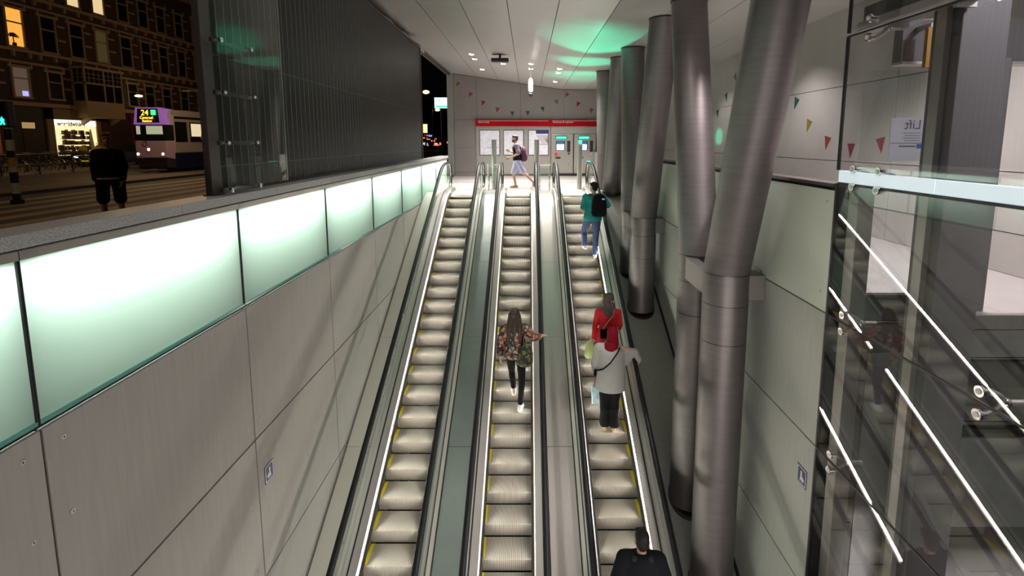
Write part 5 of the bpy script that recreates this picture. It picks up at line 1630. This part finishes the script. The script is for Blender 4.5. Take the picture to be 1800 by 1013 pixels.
for x in (-.55, .55):
    MB().ball((x, .06, .70), (.16, .06, .07), 14, 8).build('headlight', emis('car_light', (1.0, .95, .9), 2.0), t, smooth=60)
for x in (-.78, .78):
    for y in (.85, 3.3):
        MB().cyl((x - .1, y, .32), (x + .1, y, .32), .32, 20).build('wheel', M['black'], t, smooth=40)
MB().box(-.26, .26, -.03, -.005, .40, .52).build('number_plate', emis('plate_yellow', (.85, .60, .02), .45), t)
MB().prism([(0, .80), (.07, .70), (0, .60), (-.07, .70)], 'y', -.02, .02).build('badge', M['steel_shiny'], t)
MB().box(-.5, .5, -.01, .03, .56, .60).build('grille', M['black'], t)

# ---- fence and bicycles
t = thing('street_fence', 'low dark railing in front of the parked bicycles', 'fence', (-24.3, 25.0, GZ))
o = (-24.3, 25.0, GZ)
for z in (.95, .45): MB().tube([(-24.3, 18.0, z), (-24.3, 31.2, z)], .03, 8).build('rail', M['darkmetal'], t, o, smooth=50)
y = 18.0
while y < 31.3:
    MB().cyl((-24.3, y, GZ), (-24.3, y, 1.0), .035, 8).build('fence_post', M['darkmetal'], t, o, smooth=50); y += 1.88
def bicycle():
    t = thing('bicycle', 'x', 'bicycle', (0, 0, 0), group='bicycles parked along the fence')
    bm_ = mat('bike_paint', (.06, .06, .07), .3, .6)
    for x in (-.53, .53):
        w = MB().tube([(x + .33 * math.cos(a), 0, .35 + .33 * math.sin(a)) for a in [2 * math.pi * i / 28 for i in range(28)]], .020, 6, close=True).build('wheel', M['black'], t, smooth=60)
        MB().tube([(x + .305 * math.cos(a), 0, .35 + .305 * math.sin(a)) for a in [2 * math.pi * i / 28 for i in range(28)]], .010, 6, close=True).build('rim', M['steel_shiny'], w, smooth=60)
        b = MB()
        for i in range(10): b.tube([(x, 0, .35), (x + .31 * math.cos(.628 * i), 0, .35 + .31 * math.sin(.628 * i))], .003, 4)
        b.build('spokes', M['steel'], w)
        MB().tube([(x + .37 * math.cos(a), 0, .35 + .37 * math.sin(a)) for a in [math.pi * (.1 + .8 * i / 12) for i in range(13)]], .016, 6).build('mudguard', M['steel'], t, smooth=60)
    b = MB()
    for p in ([(-.53, 0, .35), (-.05, 0, .32), (-.17, 0, .80)], [(-.53, 0, .35), (-.17, 0, .80)], [(-.05, 0, .32), (.38, 0, .80)], [(-.16, 0, .70), (.37, 0, .86)], [(.53, 0, .35), (.36, 0, .98)]):
        b.tube(p, .018, 8)
    b.build('frame', bm_, t, smooth=50)
    MB().rcone((-.32, 0, .93), .06, (-.10, 0, .94), .03).build('saddle', M['black'], t, smooth=60)
    MB().cyl((-.17, 0, .78), (-.19, 0, .92), .014, 8).build('seat_post', M['steel'], t)
    MB().tube([(.20, -.28, 1.02), (.33, -.22, 1.07), (.37, 0, 1.04), (.33, .22, 1.07), (.20, .28, 1.02)], .013, 8).build('handlebar', M['steel_shiny'], t, smooth=60)
    MB().cyl((.44, 0, .88), (.49, 0, .88), .045, 12).build('lamp', M['steel_shiny'], t, smooth=50)
    MB().box(-.70, -.25, -.07, .07, .74, .76).build('carrier', M['black'], t)
    return t
B0 = bicycle()
BL = ['first parked bicycle at the left picture edge', 'second parked bicycle, left of the striped pole', 'third parked bicycle, behind the striped pole', 'fourth parked bicycle, just right of the striped pole', 'fifth parked bicycle from the left picture edge', 'sixth parked bicycle from the left picture edge', 'seventh parked bicycle, left of the lit shop window', 'eighth parked bicycle, before the lit shop window', 'ninth parked bicycle, before the lit shop window', 'tenth parked bicycle, closest to the blue car']
for i, l in enumerate(BL):
    t = B0 if i == 0 else dup(B0)
    yy = 24.55 + 0.50 * i + .1 * math.sin(i * 2.1)
    t.location = (-25.6 + .12 * math.sin(i * 1.7), yy, GZ + .0); t.rotation_euler = (R(5 * math.sin(i)), 0, R(8 * math.sin(i * 3.1) + (180 if i % 3 == 1 else 0)))
    t['label'] = l
t = thing('scooter', 'dark parked scooter in front of the lit shop window', 'scooter', (-28.6, 33.4, GZ + .13), R(20))
MB().rings([[(x + dx, .16 * k * math.cos(a), z + .14 * k * math.sin(a)) for a in [2 * math.pi * i / 14 for i in range(14)]] for x, z, k, dx in ((-.75, .62, .5, 0), (-.5, .68, 1.1, 0), (-.05, .60, 1.0, 0), (.15, .36, .6, 0))]).build('scooter_body', M['black'], t, smooth=60)
MB().tube([(.15, 0, .30), (.45, 0, .45), (.42, 0, .95), (.36, 0, 1.05)], [.06, .09, .07, .04], 10).build('leg_shield', M['black'], t, smooth=60)
MB().tube([(.28, -.32, 1.10), (.38, 0, 1.06), (.28, .32, 1.10)], .018, 8).build('handlebar', M['steel'], t, smooth=60)
for x in (-.55, .58): MB().cyl((x, -.05, .22), (x, .05, .22), .22, 18).build('wheel', M['black'], t, smooth=40)
for s in (-1, 1): MB().tube([(.36, s * .28, 1.1), (.40, s * .36, 1.32)], .008, 6).ball((.41, s * .37, 1.34), (.015, .06, .045), 10, 6).build('mirror', M['steel'], t, smooth=60)
MB().ball((-.35, 0, .84), (.32, .13, .06), 14, 8).build('saddle', M['black'], t, smooth=60)

# ---- pedestrian signal
t = thing('pedestrian_signal', 'black and white striped signal pole with a green walking figure', 'traffic light', (-13.45, 13.4, GZ))
b = MB()
zc = 0.0
for k in range(9):
    b.mat(k % 2).cyl((0, 0, zc), (0, 0, zc + .28), .085, 18); zc += .28
b.build('striped_pole', [M['black'], mat('pole_white', (.50, .47, .42), .5)], t, smooth=40)
MB().cyl((0, 0, 0), (0, 0, .12), .14, 18).build('base', M['black'], t, smooth=40)
MB().cyl((0, 0, .98), (0, 0, 1.22), .092, 18).build('push_box', mat('push_yellow', (.42, .27, .03), .5), t, smooth=40)
MB().box(-.14, .14, -.12, .10, 2.00, 2.66).build('signal_box', M['black'], t, bevel=.03)
gm = emis('walk_green', (.03, 1.0, .55), 4.0)
b = MB()   # walking figure
b.ball((0, -.13, 2.255), (.020, .006, .020), 10, 6)
b.prism([(-.02, 2.235), (.024, 2.235), (.03, 2.16), (-.018, 2.155)], 'y', -.136, -.124)
b.prism([(-.018, 2.16), (.005, 2.16), (-.03, 2.06), (-.055, 2.06)], 'y', -.136, -.124)
b.prism([(.0, 2.16), (.03, 2.16), (.062, 2.07), (.04, 2.06), (.012, 2.12)], 'y', -.136, -.124)
b.prism([(-.02, 2.23), (-.055, 2.16), (-.042, 2.15), (-.005, 2.2)], 'y', -.136, -.124)
b.prism([(.02, 2.23), (.06, 2.18), (.05, 2.165), (.01, 2.2)], 'y', -.136, -.124)
b.build('walking_figure', gm, t)
MB().tube([(.10 * math.cos(a), -.13, 2.16 + .10 * math.sin(a)) for a in [math.pi * i / 10 for i in range(11)]], .012, 6).build('visor', M['black'], t)

# ---- beyond the end of the screen: lamps, billboard, low post
def street_lamp(x, y, z, label, r=.22):
    t = thing('street_lamp', label, 'street lamp', (x, y, GZ), group='distant street lamps')
    MB().cyl((0, 0, 0), (0, 0, z + .2), .07, 10).build('lamp_pole', M['darkmetal'], t, smooth=40)
    MB().tube([(0, 0, z + .15), (.3, 0, z + .28), (.6, 0, z + .2)], .04, 8).build('arm', M['darkmetal'], t, smooth=40)
    MB().ball((.62, 0, z + .1), (r * 1.3, r, r * .7), 14, 8).build('glowing_head', emis('street_orange', (1.0, .50, .12), 9.0), t, smooth=60)
def far_pt(px, py, D):
    z = (248 - py) * D * .9917 / 900
    return (px - 928) / 900 * D, (D + .129 * z) / .9917, EYE + z
x, y, z = far_pt(749, 163, 45); street_lamp(x - .62, y, z, 'nearer orange street lamp seen past the end of the ribbed screen')
x, y, z = far_pt(769, 194, 62); street_lamp(x - .62, y, z, 'farther orange street lamp seen below the lit billboard')
x, y, z = far_pt(776, 181.5, 38)
t = thing('billboard', 'lit white and turquoise billboard at the far end of the street', 'billboard', (x, y, GZ))
MB().cyl((0, 0, 0), (0, .0, z - .4), .10, 12).build('mast', M['darkmetal'], t, smooth=40)
MB().box(-.5, .5, -.08, .08, z - .36 + .05, z + .40 + .05).build('lit_panel', emis('board_white', (.72, .95, 1.0), 2.0), t)
MB().box(-.40, .42, -.09, -.081, z - .26, z - .14).build('turquoise_band', emis('board_teal', (.05, .65, .55), 1.3), t)
MB().prism([(-.25, z + .28), (-.1, z + .30), (-.15, z + .16)], 'y', -.09, -.081).build('turquoise_mark', emis('board_teal', (0, 0, 0), 0), t)
x, y, z = far_pt(748, 226, 30)
t = thing('lit_sign', 'small lit yellow sign low beyond the ribbed screen', 'sign', (x, y, GZ))
MB().cyl((0, .0, 0), (0, 0, z - .2), .05, 10).build('pole', M['darkmetal'], t)
MB().box(-.13, .10, -.05, .05, z - .20, z + .30).build('lit_panel', emis('sign_cream', (1.0, .70, .30), 1.6), t)
# distant dark house row closing the street
t = thing('distant_house_row', 'dark distant houses with small shop lights closing the street', 'building', (-14, 96, GZ))
MB().box(-30, 40, 0, 6, 0, 9).build('house_wall', mat('far_dark', (.02, .014, .010), .9), t)
rnd = random.Random(11)
for i in range(26):
    x = rnd.uniform(-9, 1); w = rnd.uniform(.25, 1.0); z0 = rnd.uniform(.6, 2.6)
    c = rnd.choice([(1.0, .30, .10), (1.0, .60, .22), (.9, .2, .12), (.25, .35, .9)])
    MB().box(x, x + w, -.06, -.01, z0, z0 + rnd.uniform(.15, .5)).build('shop_light', emis('far_light_%d' % i, c, 1.1), t)
